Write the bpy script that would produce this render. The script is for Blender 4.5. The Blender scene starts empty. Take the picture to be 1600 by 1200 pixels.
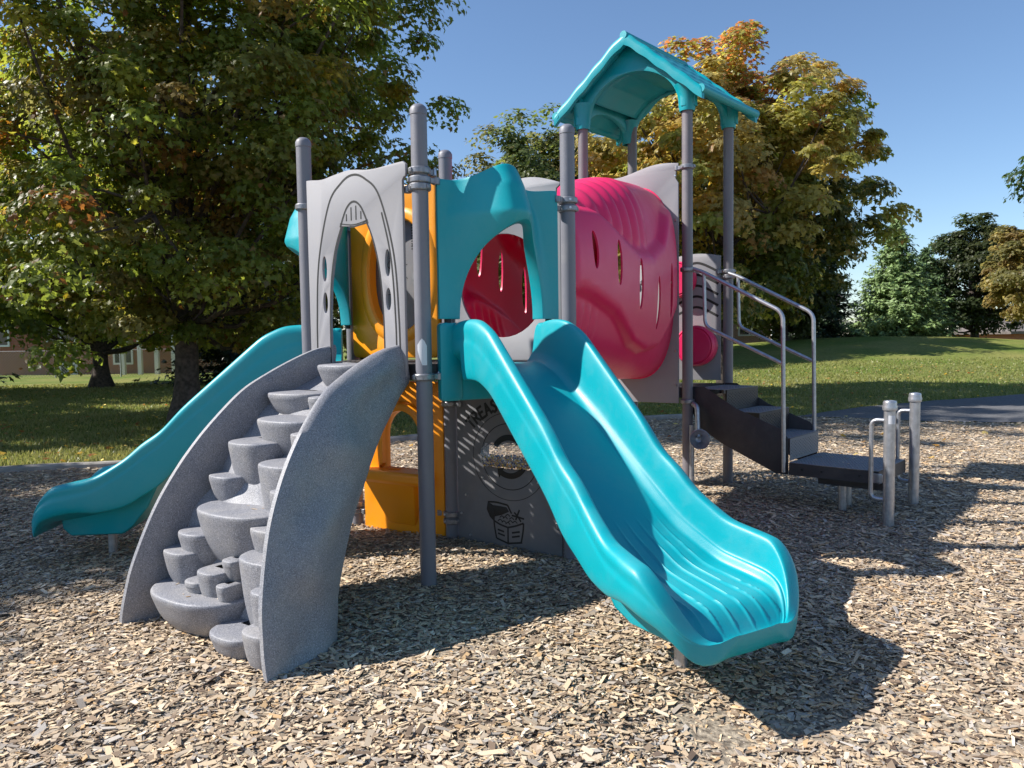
import bpy, bmesh, math, random
import numpy as np
from mathutils import Matrix, Vector, noise as mnoise
rng = np.random.default_rng(7); random.seed(7)
S = bpy.context.scene; COL = S.collection
R = math.radians; PI = math.pi
# ------------------------------------------------------------------ camera
pitch, roll = R(-3.4), R(-0.86)
fw = Vector((0, math.cos(pitch), math.sin(pitch))); rt = Vector((1, 0, 0)); upv = rt.cross(fw)
cr = rt * math.cos(roll) + upv * math.sin(roll); cu = cr.cross(fw)
cam = bpy.data.objects.new('camera', bpy.data.cameras.new('camera')); COL.objects.link(cam)
m = Matrix.Identity(4)
for i in range(3):
    m[i][0] = cr[i]; m[i][1] = cu[i]; m[i][2] = -fw[i]
m[2][3] = 1.37
cam.matrix_world = m
cam.data.sensor_width = 36; cam.data.lens = 36 * 1186 / 1600; cam.data.clip_end = 800; cam.data.clip_start = .05
S.camera = cam
# ------------------------------------------------------------------ light
SUN_EL, SHADOW_DIR = R(42), Vector((1, .025, 0)).normalized()
world = bpy.data.worlds.new('World'); S.world = world; world.use_nodes = True
wn = world.node_tree; bg = wn.nodes['Background']
sky = wn.nodes.new('ShaderNodeTexSky'); sky.sky_type = 'NISHITA'; sky.sun_disc = False
sky.sun_elevation = SUN_EL; sky.sun_rotation = math.atan2(-SHADOW_DIR.x, -SHADOW_DIR.y)
sky.air_density = 1.0; sky.dust_density = .25; sky.ozone_density = 4.5; sky.altitude = 200
wn.links.new(sky.outputs[0], bg.inputs[0]); bg.inputs[1].default_value = .10
sl = bpy.data.lights.new('sun', 'SUN'); sl.energy = 4.9; sl.angle = R(.55); sl.color = (1, .955, .89)
so = bpy.data.objects.new('sun', sl); COL.objects.link(so)
d = Vector((SHADOW_DIR.x * math.cos(SUN_EL), SHADOW_DIR.y * math.cos(SUN_EL), -math.sin(SUN_EL)))
so.rotation_euler = d.to_track_quat('-Z', 'Y').to_euler(); so.location = (-20, 0, 20)
S.view_settings.view_transform = 'Standard'; S.view_settings.look = 'None'
S.view_settings.exposure = 0.72; S.view_settings.gamma = 1
S.cycles.max_bounces = 6; S.cycles.transparent_max_bounces = 6; S.cycles.caustics_reflective = False; S.cycles.caustics_refractive = False
# ------------------------------------------------------------------ materials
def mat(name, col, rough=.5, var=0, scale=8, bump=0, bscale=200, metal=0, col2=None, spec=.5, coords='Object', detail=4):
    mt = bpy.data.materials.new(name); mt.use_nodes = True; nt = mt.node_tree; N, L = nt.nodes, nt.links
    b = N['Principled BSDF']; b.inputs['Roughness'].default_value = rough; b.inputs['Metallic'].default_value = metal
    b.inputs['Specular IOR Level'].default_value = spec
    b.inputs['Base Color'].default_value = (*col, 1)
    tc = N.new('ShaderNodeTexCoord')
    if var or col2:
        no = N.new('ShaderNodeTexNoise'); no.inputs['Scale'].default_value = scale; no.inputs['Detail'].default_value = detail
        L.new(tc.outputs[coords], no.inputs[0])
        rp = N.new('ShaderNodeValToRGB'); rp.color_ramp.elements[0].position = .35; rp.color_ramp.elements[1].position = .65
        c2 = col2 or tuple(min(1, c * (1 + var)) for c in col); c1 = col if col2 else tuple(c * (1 - var) for c in col)
        rp.color_ramp.elements[0].color = (*c1, 1); rp.color_ramp.elements[1].color = (*c2, 1)
        L.new(no.outputs[0], rp.inputs[0]); L.new(rp.outputs[0], b.inputs['Base Color'])
    if bump:
        nb = N.new('ShaderNodeTexNoise'); nb.inputs['Scale'].default_value = bscale; nb.inputs['Detail'].default_value = 3
        L.new(tc.outputs[coords], nb.inputs[0])
        bp = N.new('ShaderNodeBump'); bp.inputs['Strength'].default_value = bump; bp.inputs['Distance'].default_value = .002
        L.new(nb.outputs[0], bp.inputs['Height']); L.new(bp.outputs[0], b.inputs['Normal'])
    return mt
def dusty(mt, amount=.12, col=(.5, .45, .38)):
    """thin uneven dust film and scuffs mixed into the base colour and roughness"""
    nt = mt.node_tree; N, L = nt.nodes, nt.links; b = N['Principled BSDF']
    tc = N.new('ShaderNodeTexCoord'); no = N.new('ShaderNodeTexNoise'); no.inputs['Scale'].default_value = 5; no.inputs['Detail'].default_value = 9; no.inputs['Roughness'].default_value = .7
    L.new(tc.outputs['Object'], no.inputs[0])
    mr = N.new('ShaderNodeMapRange'); mr.inputs[1].default_value = .45; mr.inputs[2].default_value = .8; mr.inputs[3].default_value = 0; mr.inputs[4].default_value = amount
    L.new(no.outputs[0], mr.inputs[0])
    mx = N.new('ShaderNodeMix'); mx.data_type = 'RGBA'; L.new(mr.outputs[0], mx.inputs[0])
    src = b.inputs['Base Color']
    if src.is_linked: L.new(src.links[0].from_socket, mx.inputs[6])
    else: mx.inputs[6].default_value = src.default_value
    mx.inputs[7].default_value = (*col, 1); L.new(mx.outputs[2], b.inputs['Base Color'])
    r0 = b.inputs['Roughness'].default_value
    m2 = N.new('ShaderNodeMapRange'); m2.inputs[1].default_value = .3; m2.inputs[2].default_value = .75; m2.inputs[3].default_value = r0 - .04; m2.inputs[4].default_value = r0 + .16
    L.new(no.outputs[0], m2.inputs[0]); L.new(m2.outputs[0], b.inputs['Roughness'])
    return mt
M_teal = dusty(mat('teal plastic', (.0, .315, .37), .36, bump=.25, bscale=260), .08)
M_pink = dusty(mat('pink plastic', (.72, .022, .12), .34, bump=.25, bscale=260), .05)
M_yel = dusty(mat('yellow plastic', (.95, .33, .005), .36, bump=.25, bscale=260), .06)
M_post = dusty(mat('powder coated grey steel', (.175, .175, .205), .42, bump=.3, bscale=500), .12)
M_post2 = dusty(mat('powder coated warm grey steel', (.17, .155, .17), .42, bump=.3, bscale=500), .12)
M_panel = dusty(mat('grey sheet plastic', (.29, .285, .305), .55, bump=.3, bscale=400), .12)
M_panel_d = dusty(mat('slate sheet plastic', (.17, .17, .185), .55, bump=.3, bscale=400), .15)
M_black = mat('black core', (.012, .012, .013), .6)
M_dark = dusty(mat('dark coated steel', (.032, .03, .034), .5, bump=.5, bscale=350), .08)
M_tread = dusty(mat('grey coated tread', (.20, .205, .22), .5, bump=.5, bscale=350), .1)
M_galv = mat('galvanised rail', (.42, .43, .46), .38, metal=.75, var=.12, scale=30, bump=.2, bscale=300)
M_cast = mat('cast aluminium clamp', (.26, .26, .28), .42, metal=.6, var=.2, scale=40)
M_bolt = mat('bolt steel', (.6, .6, .62), .3, metal=.9)
M_sticker = mat('pale sticker', (.62, .63, .66), .5)
M_conc = mat('concrete edge', (.30, .28, .25), .9, var=.25, scale=6, bump=1, bscale=80)
def speckle():
    mt = mat('speckled grey rotomoulded plastic', (.15, .17, .245), .5); nt = mt.node_tree; N, L = nt.nodes, nt.links; b = N['Principled BSDF']
    tc = N.new('ShaderNodeTexCoord')
    v = N.new('ShaderNodeTexNoise'); v.inputs['Scale'].default_value = 190; v.inputs['Detail'].default_value = 3; v.inputs['Roughness'].default_value = .7
    L.new(tc.outputs['Object'], v.inputs[0])
    rp = N.new('ShaderNodeValToRGB'); e = rp.color_ramp.elements
    e[0].position = .36; e[0].color = (.11, .112, .13, 1); e[1].position = .47; e[1].color = (.215, .218, .242, 1)
    k = e.new(.56); k.color = (.235, .238, .262, 1); k = e.new(.66); k.color = (.42, .42, .45, 1)
    L.new(v.outputs[0], rp.inputs[0]); L.new(rp.outputs[0], b.inputs['Base Color'])
    bp = N.new('ShaderNodeBump'); bp.inputs['Strength'].default_value = .35; bp.inputs['Distance'].default_value = .002
    L.new(v.outputs[0], bp.inputs['Height']); L.new(bp.outputs[0], b.inputs['Normal'])
    return dusty(mt, .35)
M_speck = speckle()
def leafmat(name, trans=.5):
    mt = bpy.data.materials.new(name); mt.use_nodes = True; nt = mt.node_tree; N, L = nt.nodes, nt.links
    b = N['Principled BSDF']; b.inputs['Roughness'].default_value = .42; b.inputs['Specular IOR Level'].default_value = .35
    a = N.new('ShaderNodeAttribute'); a.attribute_name = 'Col'; L.new(a.outputs[0], b.inputs['Base Color'])
    t = N.new('ShaderNodeBsdfTranslucent')
    hs = N.new('ShaderNodeHueSaturation'); hs.inputs['Hue'].default_value = .49; hs.inputs['Saturation'].default_value = 1.1; hs.inputs['Value'].default_value = 2.5
    L.new(a.outputs[0], hs.inputs['Color']); L.new(hs.outputs[0], t.inputs[0])
    mx = N.new('ShaderNodeMixShader'); mx.inputs[0].default_value = trans
    L.new(b.outputs[0], mx.inputs[1]); L.new(t.outputs[0], mx.inputs[2]); L.new(mx.outputs[0], N['Material Output'].inputs[0])
    return mt
M_leaf = leafmat('leaves'); M_needle = leafmat('needles', .12); M_grassb = leafmat('grass blades', .3)
M_bark = mat('bark', (.075, .058, .048), .9, var=.45, scale=14, bump=3, bscale=30, detail=8)
def attrmat(name, rough=.85, bump=.6, bscale=180):
    mt = mat(name, (1, 1, 1), rough, bump=bump, bscale=bscale); nt = mt.node_tree
    a = nt.nodes.new('ShaderNodeAttribute'); a.attribute_name = 'Col'; nt.links.new(a.outputs[0], nt.nodes['Principled BSDF'].inputs['Base Color'])
    return mt
M_chip = attrmat('wood chip', .8, bump=.4)
# ------------------------------------------------------------------ object helpers
def tag(o, label=None, cat=None, group=None, kind=None):
    if label: o['label'] = label
    if cat: o['category'] = cat
    if group: o['group'] = group
    if kind: o['kind'] = kind
    return o
def empty(name, loc, label, cat, group=None):
    o = bpy.data.objects.new(name, None); COL.objects.link(o); o.location = loc; o.empty_display_size = .2
    return tag(o, label, cat, group)
def wloc(o):
    v = Vector((0, 0, 0))
    while o is not None: v += o.location; o = o.parent
    return v
def obj(name, me, mt=None, parent=None, label=None, smooth=True, angle=35, bevel=0, sub=0, recalc=True):
    """me: bpy mesh with WORLD coordinates"""
    if isinstance(me, tuple): me = mesh(*me)
    me.name = name
    if recalc:
        bm = bmesh.new(); bm.from_mesh(me); bmesh.ops.recalc_face_normals(bm, faces=bm.faces); bm.to_mesh(me); bm.free()
    if parent is not None:
        w = wloc(parent); me.transform(Matrix.Translation(-w))
    if smooth:
        me.polygons.foreach_set('use_smooth', [True] * len(me.polygons))
        if angle and not sub:
            try: me.set_sharp_from_angle(angle=R(angle))
            except Exception: pass
    if mt: me.materials.clear(); me.materials.append(mt)
    o = bpy.data.objects.new(name, me); COL.objects.link(o)
    if parent is not None: o.parent = parent
    if label: o['label'] = label
    if bevel:
        b = o.modifiers.new('bevel', 'BEVEL'); b.width = bevel; b.segments = 2; b.limit_method = 'ANGLE'; b.angle_limit = R(40)
    if sub:
        s = o.modifiers.new('sub', 'SUBSURF'); s.levels = sub; s.render_levels = sub
    return o
def mesh(V, F):
    me = bpy.data.meshes.new('m'); me.from_pydata([tuple(v) for v in V], [], [tuple(int(i) for i in f) for f in F]); me.update(); return me
class MB:
    def __init__(s): s.V = []; s.F = []
    def add(s, V, F):
        n = len(s.V); s.V += [tuple(v) for v in V]; s.F += [tuple(i + n for i in f) for f in F]; return s
    def box(s, a, b, T=None):
        x0, y0, z0 = a; x1, y1, z1 = b
        V = [(x, y, z) for z in (z0, z1) for x, y in ((x0, y0), (x1, y0), (x1, y1), (x0, y1))]
        if T: V = [T(*v) for v in V]
        return s.add(V, [(0, 3, 2, 1), (4, 5, 6, 7), (0, 1, 5, 4), (1, 2, 6, 5), (2, 3, 7, 6), (3, 0, 4, 7)])
    def tube(s, P, r, n=12, cap=True):
        V, F = tube(P, r, n, cap); return s.add(V, F)
    def me(s): return mesh(s.V, s.F)
def tube(P, r, n=12, cap=True):
    P = np.array(P, float); k = len(P); r = np.broadcast_to(np.array(r, float), (k,))
    T = np.gradient(P, axis=0) if k > 2 else np.array([P[1] - P[0]] * 2)
    T /= np.linalg.norm(T, axis=1)[:, None] + 1e-12
    ref = np.array([0, 0, 1.]) if abs(T[0][2]) < .9 else np.array([1., 0, 0])
    a = np.cross(T[0], ref); a /= np.linalg.norm(a); V = []
    for i in range(k):
        a = a - T[i] * (a @ T[i]); a /= np.linalg.norm(a) + 1e-12; b = np.cross(T[i], a)
        for j in range(n):
            t = 2 * PI * j / n; V.append(P[i] + r[i] * (a * math.cos(t) + b * math.sin(t)))
    F = [(i * n + j, i * n + (j + 1) % n, (i + 1) * n + (j + 1) % n, (i + 1) * n + j) for i in range(k - 1) for j in range(n)]
    if cap: F += [tuple(range(n))[::-1], tuple((k - 1) * n + j for j in range(n))]
    return V, F
def catmull(P, n):
    P = np.array(P, float); t = np.linspace(0, len(P) - 1, n); i = np.clip(t.astype(int), 0, len(P) - 2); f = (t - i)[:, None] if P.ndim == 2 else t - i
    p0 = P[np.maximum(i - 1, 0)]; p1 = P[i]; p2 = P[i + 1]; p3 = P[np.minimum(i + 2, len(P) - 1)]
    return .5 * (2 * p1 + (p2 - p0) * f + (2 * p0 - 5 * p1 + 4 * p2 - p3) * f ** 2 + (3 * p1 - p0 - 3 * p2 + p3) * f ** 3)
def bend(P, rad=.05, n=6):
    """round the corners of a polyline"""
    P = [np.array(p, float) for p in P]; out = [P[0]]
    for a, b, c in zip(P, P[1:], P[2:]):
        d1 = (a - b); l1 = np.linalg.norm(d1); d2 = (c - b); l2 = np.linalg.norm(d2)
        q = min(rad, l1 * .49, l2 * .49); s0 = b + d1 / l1 * q; s1 = b + d2 / l2 * q
        for k in range(n + 1):
            t = k / n; out.append((1 - t) ** 2 * s0 + 2 * t * (1 - t) * b + t * t * s1)
    out.append(P[-1]); return out
def grid_faces(nu, nv, closed_v=False):
    F = []
    for i in range(nu - 1):
        for j in range(nv if closed_v else nv - 1):
            k = (j + 1) % nv; F.append((i * nv + j, i * nv + k, (i + 1) * nv + k, (i + 1) * nv + j))
    return F
class Frame:
    """u along a deck edge, v outwards, z up"""
    def __init__(s, P, Q):
        P = np.array(P, float); Q = np.array(Q, float); s.M = (P + Q) / 2; s.L = np.linalg.norm(Q - P)
        s.u = (Q - P) / s.L; s.n = np.array([s.u[1], -s.u[0]])
    def __call__(s, u, v, z):
        p = s.M + s.u * u + s.n * v; return (p[0], p[1], z)
def slab(outer, holes, thick, T, bevel=.003, off=0):
    """flat sheet with holes; outline in (u, z), T(u, v, z) -> world"""
    cu_ = bpy.data.curves.new('c', 'CURVE'); cu_.dimensions = '2D'; cu_.fill_mode = 'BOTH'
    for poly in [outer] + list(holes):
        sp = cu_.splines.new('POLY'); sp.points.add(len(poly) - 1); sp.use_cyclic_u = True
        for k, (x, y) in enumerate(poly): sp.points[k].co = (x, y, 0, 1)
    cu_.extrude = max(thick / 2 - bevel, .0005); cu_.bevel_depth = bevel; cu_.bevel_resolution = 1; cu_.offset = -bevel
    return curve_mesh(cu_, T, off)
def curve_mesh(cu_, T, off=0):
    o = bpy.data.objects.new('tmp', cu_); COL.objects.link(o)
    dg = bpy.context.evaluated_depsgraph_get(); me = bpy.data.meshes.new_from_object(o.evaluated_get(dg))
    bpy.data.objects.remove(o)
    n = len(me.vertices); co = np.empty(n * 3); me.vertices.foreach_get('co', co); co = co.reshape(-1, 3)
    out = np.array([T(x, z + off, y) for x, y, z in co]) if n else co
    me.vertices.foreach_set('co', out.ravel()); me.update()
    bm = bmesh.new(); bm.from_mesh(me); bmesh.ops.remove_doubles(bm, verts=bm.verts, dist=1e-5); bm.to_mesh(me); bm.free()
    return me
def text_mesh(s, size, T, depth=.002):
    c = bpy.data.curves.new('t', 'FONT'); c.body = s; c.size = size; c.extrude = depth; c.offset = size * .038; c.align_x = 'CENTER'; c.align_y = 'CENTER'
    return curve_mesh(c, T)
def ell(cx, cy, rx, ry, n=20, a0=0, a1=2 * PI, power=2):
    full = abs(a1 - a0 - 2 * PI) < 1e-6; out = []
    for k in range(n if full else n + 1):
        a = a0 + (a1 - a0) * k / n; c, s = math.cos(a), math.sin(a)
        out.append((cx + rx * math.copysign(abs(c) ** (2 / power), c), cy + ry * math.copysign(abs(s) ** (2 / power), s)))
    return out
def rrect(x0, y0, x1, y1, r, n=4):
    P = []
    for cx, cy, a in ((x1 - r, y1 - r, 0), (x0 + r, y1 - r, 90), (x0 + r, y0 + r, 180), (x1 - r, y0 + r, 270)):
        for k in range(n + 1): t = R(a + 90 * k / n); P.append((cx + r * math.cos(t), cy + r * math.sin(t)))
    return P
def join_me(ms):
    bm = bmesh.new()
    for q in ms: bm.from_mesh(q)
    me = bpy.data.meshes.new('j'); bm.to_mesh(me); bm.free(); return me
def bakemods(o):
    dg = bpy.context.evaluated_depsgraph_get(); me = bpy.data.meshes.new_from_object(o.evaluated_get(dg)); o.modifiers.clear(); o.data = me
# ------------------------------------------------------------------ ground
MULCH = np.array([(-40, -12), (-40, 3), (-14, 5.6), (-8.5, 7.2), (-5.6, 8.12), (-4.4, 8.4), (-3.2, 9.0), (-1.5, 10.3), (.4, 11.6), (2.44, 12.5), (4.0, 12.75), (5.0, 12.4),
                  (6.35, 11.5), (9, 11.0), (14, 10.2), (30, 8), (30, -12)], float)
PATH = np.array([(4.7, 12.6), (5.6, 13.4), (8.5, 15.2), (14, 17.4), (24, 19.5), (60, 23), (60, 9), (30, 8.05), (14, 10.25), (9, 11.05), (6.4, 11.55), (5.1, 12.4)], float)
def inpoly(x, y, P):
    ins = np.zeros(np.shape(x), bool); n = len(P)
    for i in range(n):
        x0, y0 = P[i]; x1, y1 = P[(i + 1) % n]
        c = ((y0 > y) != (y1 > y)) & (x < (x1 - x0) * (y - y0) / (y1 - y0 + 1e-12) + x0); ins ^= c
    return ins
def edgedist(x, y, P):
    dmin = np.full(np.shape(x), 1e9); n = len(P)
    for i in range(n):
        a = P[i]; b = P[(i + 1) % n]; ab = b - a; t = np.clip(((x - a[0]) * ab[0] + (y - a[1]) * ab[1]) / (ab @ ab), 0, 1)
        dmin = np.minimum(dmin, np.hypot(x - a[0] - ab[0] * t, y - a[1] - ab[1] * t))
    return dmin
def wob(x, y):
    return (.5 * np.sin(x * 1.7 + .3 * y + 1) * np.cos(y * 1.3 - .4 * x) + .3 * np.sin(x * 3.9 - y * 2.3 + 2) + .2 * np.sin(x * 7.3 + y * 5.1) * np.sin(y * 6.7 - x * 2.2))
def gz(x, y):
    x = np.asarray(x, float); y = np.asarray(y, float)
    z = .022 * wob(x, y)
    z = z - .12 * np.exp(-(((x - 1.15) / .75) ** 4 + ((y - 2.45) / .6) ** 4)) - .03 * np.exp(-(((x + 3.2) / .4) ** 2 + ((y - 4.9) / .4) ** 2))
    far = np.clip((y - 14) / 14, 0, 1); far = far * far * (3 - 2 * far)
    z = z * (1 - .6 * far) + far * .05 * np.sin(x * .13 + 1) 
    hill = 1.2 * np.exp(-(((x - 17.5) / 13) ** 2 + ((y - 36) / 8.5) ** 2)) + .12 * np.exp(-(((x - 32) / 14) ** 2 + ((y - 40) / 10) ** 2))
    return z + hill
def sheet(xs, ys, zoff=0, keep=None):
    X, Y = np.meshgrid(xs, ys); low = 0
    if zoff == 'bed': zoff = 0; low = .12 * (inpoly(X, Y, MULCH) & (edgedist(X, Y, MULCH) > .45))
    Z = gz(X, Y) + zoff - low; nx, ny = len(xs), len(ys)
    V = np.stack([X.ravel(), Y.ravel(), Z.ravel()], 1); F = grid_faces(ny, nx)
    if keep is not None:
        F = [f for f in F if keep(V[list(f), 0].mean(), V[list(f), 1].mean())]
    return mesh(V, F)
def spaced(lo, hi, near, step0, grow):
    out = [near]; s = step0
    while out[-1] < hi: out.append(out[-1] + s); s *= grow
    neg = [near]; s = step0
    while neg[-1] > lo: neg.append(neg[-1] - s); s *= grow
    return np.array(sorted(set(neg[1:] + out)))
def ground_mat():
    mt = bpy.data.materials.new('grass ground'); mt.use_nodes = True; nt = mt.node_tree; N, L = nt.nodes, nt.links; b = N['Principled BSDF']
    b.inputs['Roughness'].default_value = .9; b.inputs['Specular IOR Level'].default_value = .2
    tc = N.new('ShaderNodeTexCoord')
    n1 = N.new('ShaderNodeTexNoise'); n1.inputs['Scale'].default_value = .35; n1.inputs['Detail'].default_value = 6
    n2 = N.new('ShaderNodeTexNoise'); n2.inputs['Scale'].default_value = 9; n2.inputs['Detail'].default_value = 6; n2.inputs['Roughness'].default_value = .8
    mp = N.new('ShaderNodeMapping'); mp.inputs['Scale'].default_value = (1, 1, 1)
    L.new(tc.outputs['Object'], mp.inputs[0]); L.new(mp.outputs[0], n1.inputs[0]); L.new(mp.outputs[0], n2.inputs[0])
    r1 = N.new('ShaderNodeValToRGB'); e = r1.color_ramp.elements; e[0].position = .38; e[0].color = (.13, .185, .03, 1); e[1].position = .68; e[1].color = (.26, .25, .075, 1)
    r2 = N.new('ShaderNodeValToRGB'); e = r2.color_ramp.elements; e[0].position = .3; e[0].color = (.5, .5, .5, 1); e[1].position = .7; e[1].color = (1.35, 1.35, 1.3, 1)
    L.new(n1.outputs[0], r1.inputs[0]); L.new(n2.outputs[0], r2.inputs[0])
    mx = N.new('ShaderNodeMix'); mx.data_type = 'RGBA'; mx.blend_type = 'MULTIPLY'; mx.inputs[0].default_value = 1
    L.new(r1.outputs[0], mx.inputs[6]); L.new(r2.outputs[0], mx.inputs[7]); L.new(mx.outputs[2], b.inputs['Base Color'])
    bp = N.new('ShaderNodeBump'); bp.inputs['Strength'].default_value = 1; bp.inputs['Distance'].default_value = .05; L.new(n2.outputs[0], bp.inputs['Height']); L.new(bp.outputs[0], b.inputs['Normal'])
    return mt
xs = spaced(-300, 300, 0, .35, 1.045); ys = spaced(-20, 420, 12, .35, 1.04)
tag(obj('ground', sheet(xs, ys, 'bed'), ground_mat(), angle=0, recalc=False), 'grass ground with low mound behind the playground', kind='structure')
def clipped(P, zoff, step, name, mt, ylim, xlim):
    xs = np.arange(xlim[0], xlim[1] + step, step); ys = np.arange(ylim[0], ylim[1] + step, step)
    X, Y = np.meshgrid(xs, ys); ins = inpoly(X, Y, P); nx, ny = len(xs), len(ys)
    V = np.stack([X.ravel(), Y.ravel(), (gz(X, Y) + zoff).ravel()], 1); F = [f for f in grid_faces(ny, nx) if ins.ravel()[list(f)].sum() >= 3]
    return V, F
def boundary_sheet(P, zoff, step, ylim, xlim):
    """triangulated polygon refined enough to follow the ground"""
    bm = bmesh.new(); vs = [bm.verts.new((x, y, 0)) for x, y in P]; bm.faces.new(vs)
    bmesh.ops.triangulate(bm, faces=bm.faces)
    for ax, (lo, hi) in ((0, xlim), (1, ylim)):
        for c in np.arange(lo, hi, step):
            co = (c, 0, 0) if ax == 0 else (0, c, 0); no = (1, 0, 0) if ax == 0 else (0, 1, 0)
            bmesh.ops.bisect_plane(bm, geom=bm.verts[:] + bm.edges[:] + bm.faces[:], plane_co=co, plane_no=no)
    for v in bm.verts: v.co.z = float(gz(v.co.x, v.co.y)) + zoff
    bmesh.ops.recalc_face_normals(bm, faces=bm.faces)
    if bm.faces[0].normal.z < 0 or sum(f.normal.z for f in bm.faces) < 0: bmesh.ops.reverse_faces(bm, faces=bm.faces)
    me = bpy.data.meshes.new('b'); bm.to_mesh(me); bm.free(); return me
M_soil = mat('packed wood mulch', (.12, .095, .07), .95, col2=(.42, .35, .26), scale=45, bump=2.5, bscale=70, detail=8)
tag(obj('mulch_bed', boundary_sheet(MULCH, .006, .33, (-12, 13), (-12, 14)), M_soil, recalc=False, angle=0), 'wood mulch bed under the play structure', kind='structure')
M_asph = mat('asphalt', (.085, .085, .09), .85, col2=(.15, .148, .15), scale=25, bump=1.5, bscale=120, detail=8)
tag(obj('path', boundary_sheet(PATH, .014, .8, (8, 23), (4, 40)), M_asph, recalc=False, angle=0), 'grey asphalt path past the mulch', kind='structure')
def kerb(P, w, h, name, label):
    b = MB(); P = np.array(P, float)
    Q = catmull(P, len(P) * 6); T = np.gradient(Q, axis=0); T /= np.linalg.norm(T, axis=1)[:, None]; Nn = np.stack([-T[:, 1], T[:, 0]], 1)
    prof = [(-w / 2, -.1), (-w / 2, h - .015), (-w / 2 + .015, h), (w / 2 - .015, h), (w / 2, h - .015), (w / 2, -.1)]
    V = [(q[0] + n_[0] * a, q[1] + n_[1] * a, float(gz(q[0], q[1])) * .3 + z) for q, n_ in zip(Q, Nn) for a, z in prof]
    tag(obj(name, mesh(V, grid_faces(len(Q), len(prof))), M_conc, recalc=False), label, kind='structure')
kerb([(-40, 3), (-14, 5.6), (-8.5, 7.2), (-5.6, 8.12), (-4.4, 8.4), (-3.2, 9.0), (-1.5, 10.3), (.4, 11.6), (2.44, 12.5), (4.0, 12.75)], .13, .075, 'kerb', 'weathered kerb between mulch and grass')
# ------------------------------------------------------------------ fast meshes (chips, leaves, blades)
def fast(name, V, nper, Fl, mt, col, parent=None, label=None, smooth=False):
    """V: (N, nper, 3); Fl: list of faces in one element; col: (N,3)"""
    N_ = len(V); me = bpy.data.meshes.new(name); V = V.reshape(-1, 3)
    if parent is not None: V = V - np.array(wloc(parent))
    me.vertices.add(len(V)); me.vertices.foreach_set('co', V.astype(np.float32).ravel())
    cnt = np.array([len(f) for f in Fl]); idx = np.concatenate([np.array(f) for f in Fl])
    loops = (idx[None, :] + (np.arange(N_) * nper)[:, None]).ravel()
    tot = np.tile(cnt, N_); st = np.concatenate([[0], np.cumsum(tot)[:-1]])
    me.loops.add(len(loops)); me.loops.foreach_set('vertex_index', loops.astype(np.int32))
    me.polygons.add(len(tot)); me.polygons.foreach_set('loop_start', st.astype(np.int32)); me.polygons.foreach_set('loop_total', tot.astype(np.int32))
    me.update(calc_edges=True)
    me.polygons.foreach_set('use_smooth', [bool(smooth)] * len(me.polygons))
    a = me.attributes.new('Col', 'FLOAT_COLOR', 'POINT'); c = np.ones((len(V), 4), np.float32); c[:, :3] = np.repeat(col, nper, axis=0); a.data.foreach_set('color', c.ravel())
    me.materials.append(mt); o = bpy.data.objects.new(name, me); COL.objects.link(o)
    if parent is not None: o.parent = parent
    if label: o['label'] = label
    return o
def basis(nrm, spin):
    nrm = nrm / (np.linalg.norm(nrm, axis=1)[:, None] + 1e-9)
    ref = np.where(np.abs(nrm[:, 2:3]) < .9, np.array([[0, 0, 1.]]), np.array([[1., 0, 0]]))
    a = np.cross(ref, nrm); a /= np.linalg.norm(a, axis=1)[:, None]; b = np.cross(nrm, a)
    c, s = np.cos(spin)[:, None], np.sin(spin)[:, None]
    return a * c + b * s, -a * s + b * c, nrm
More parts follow.
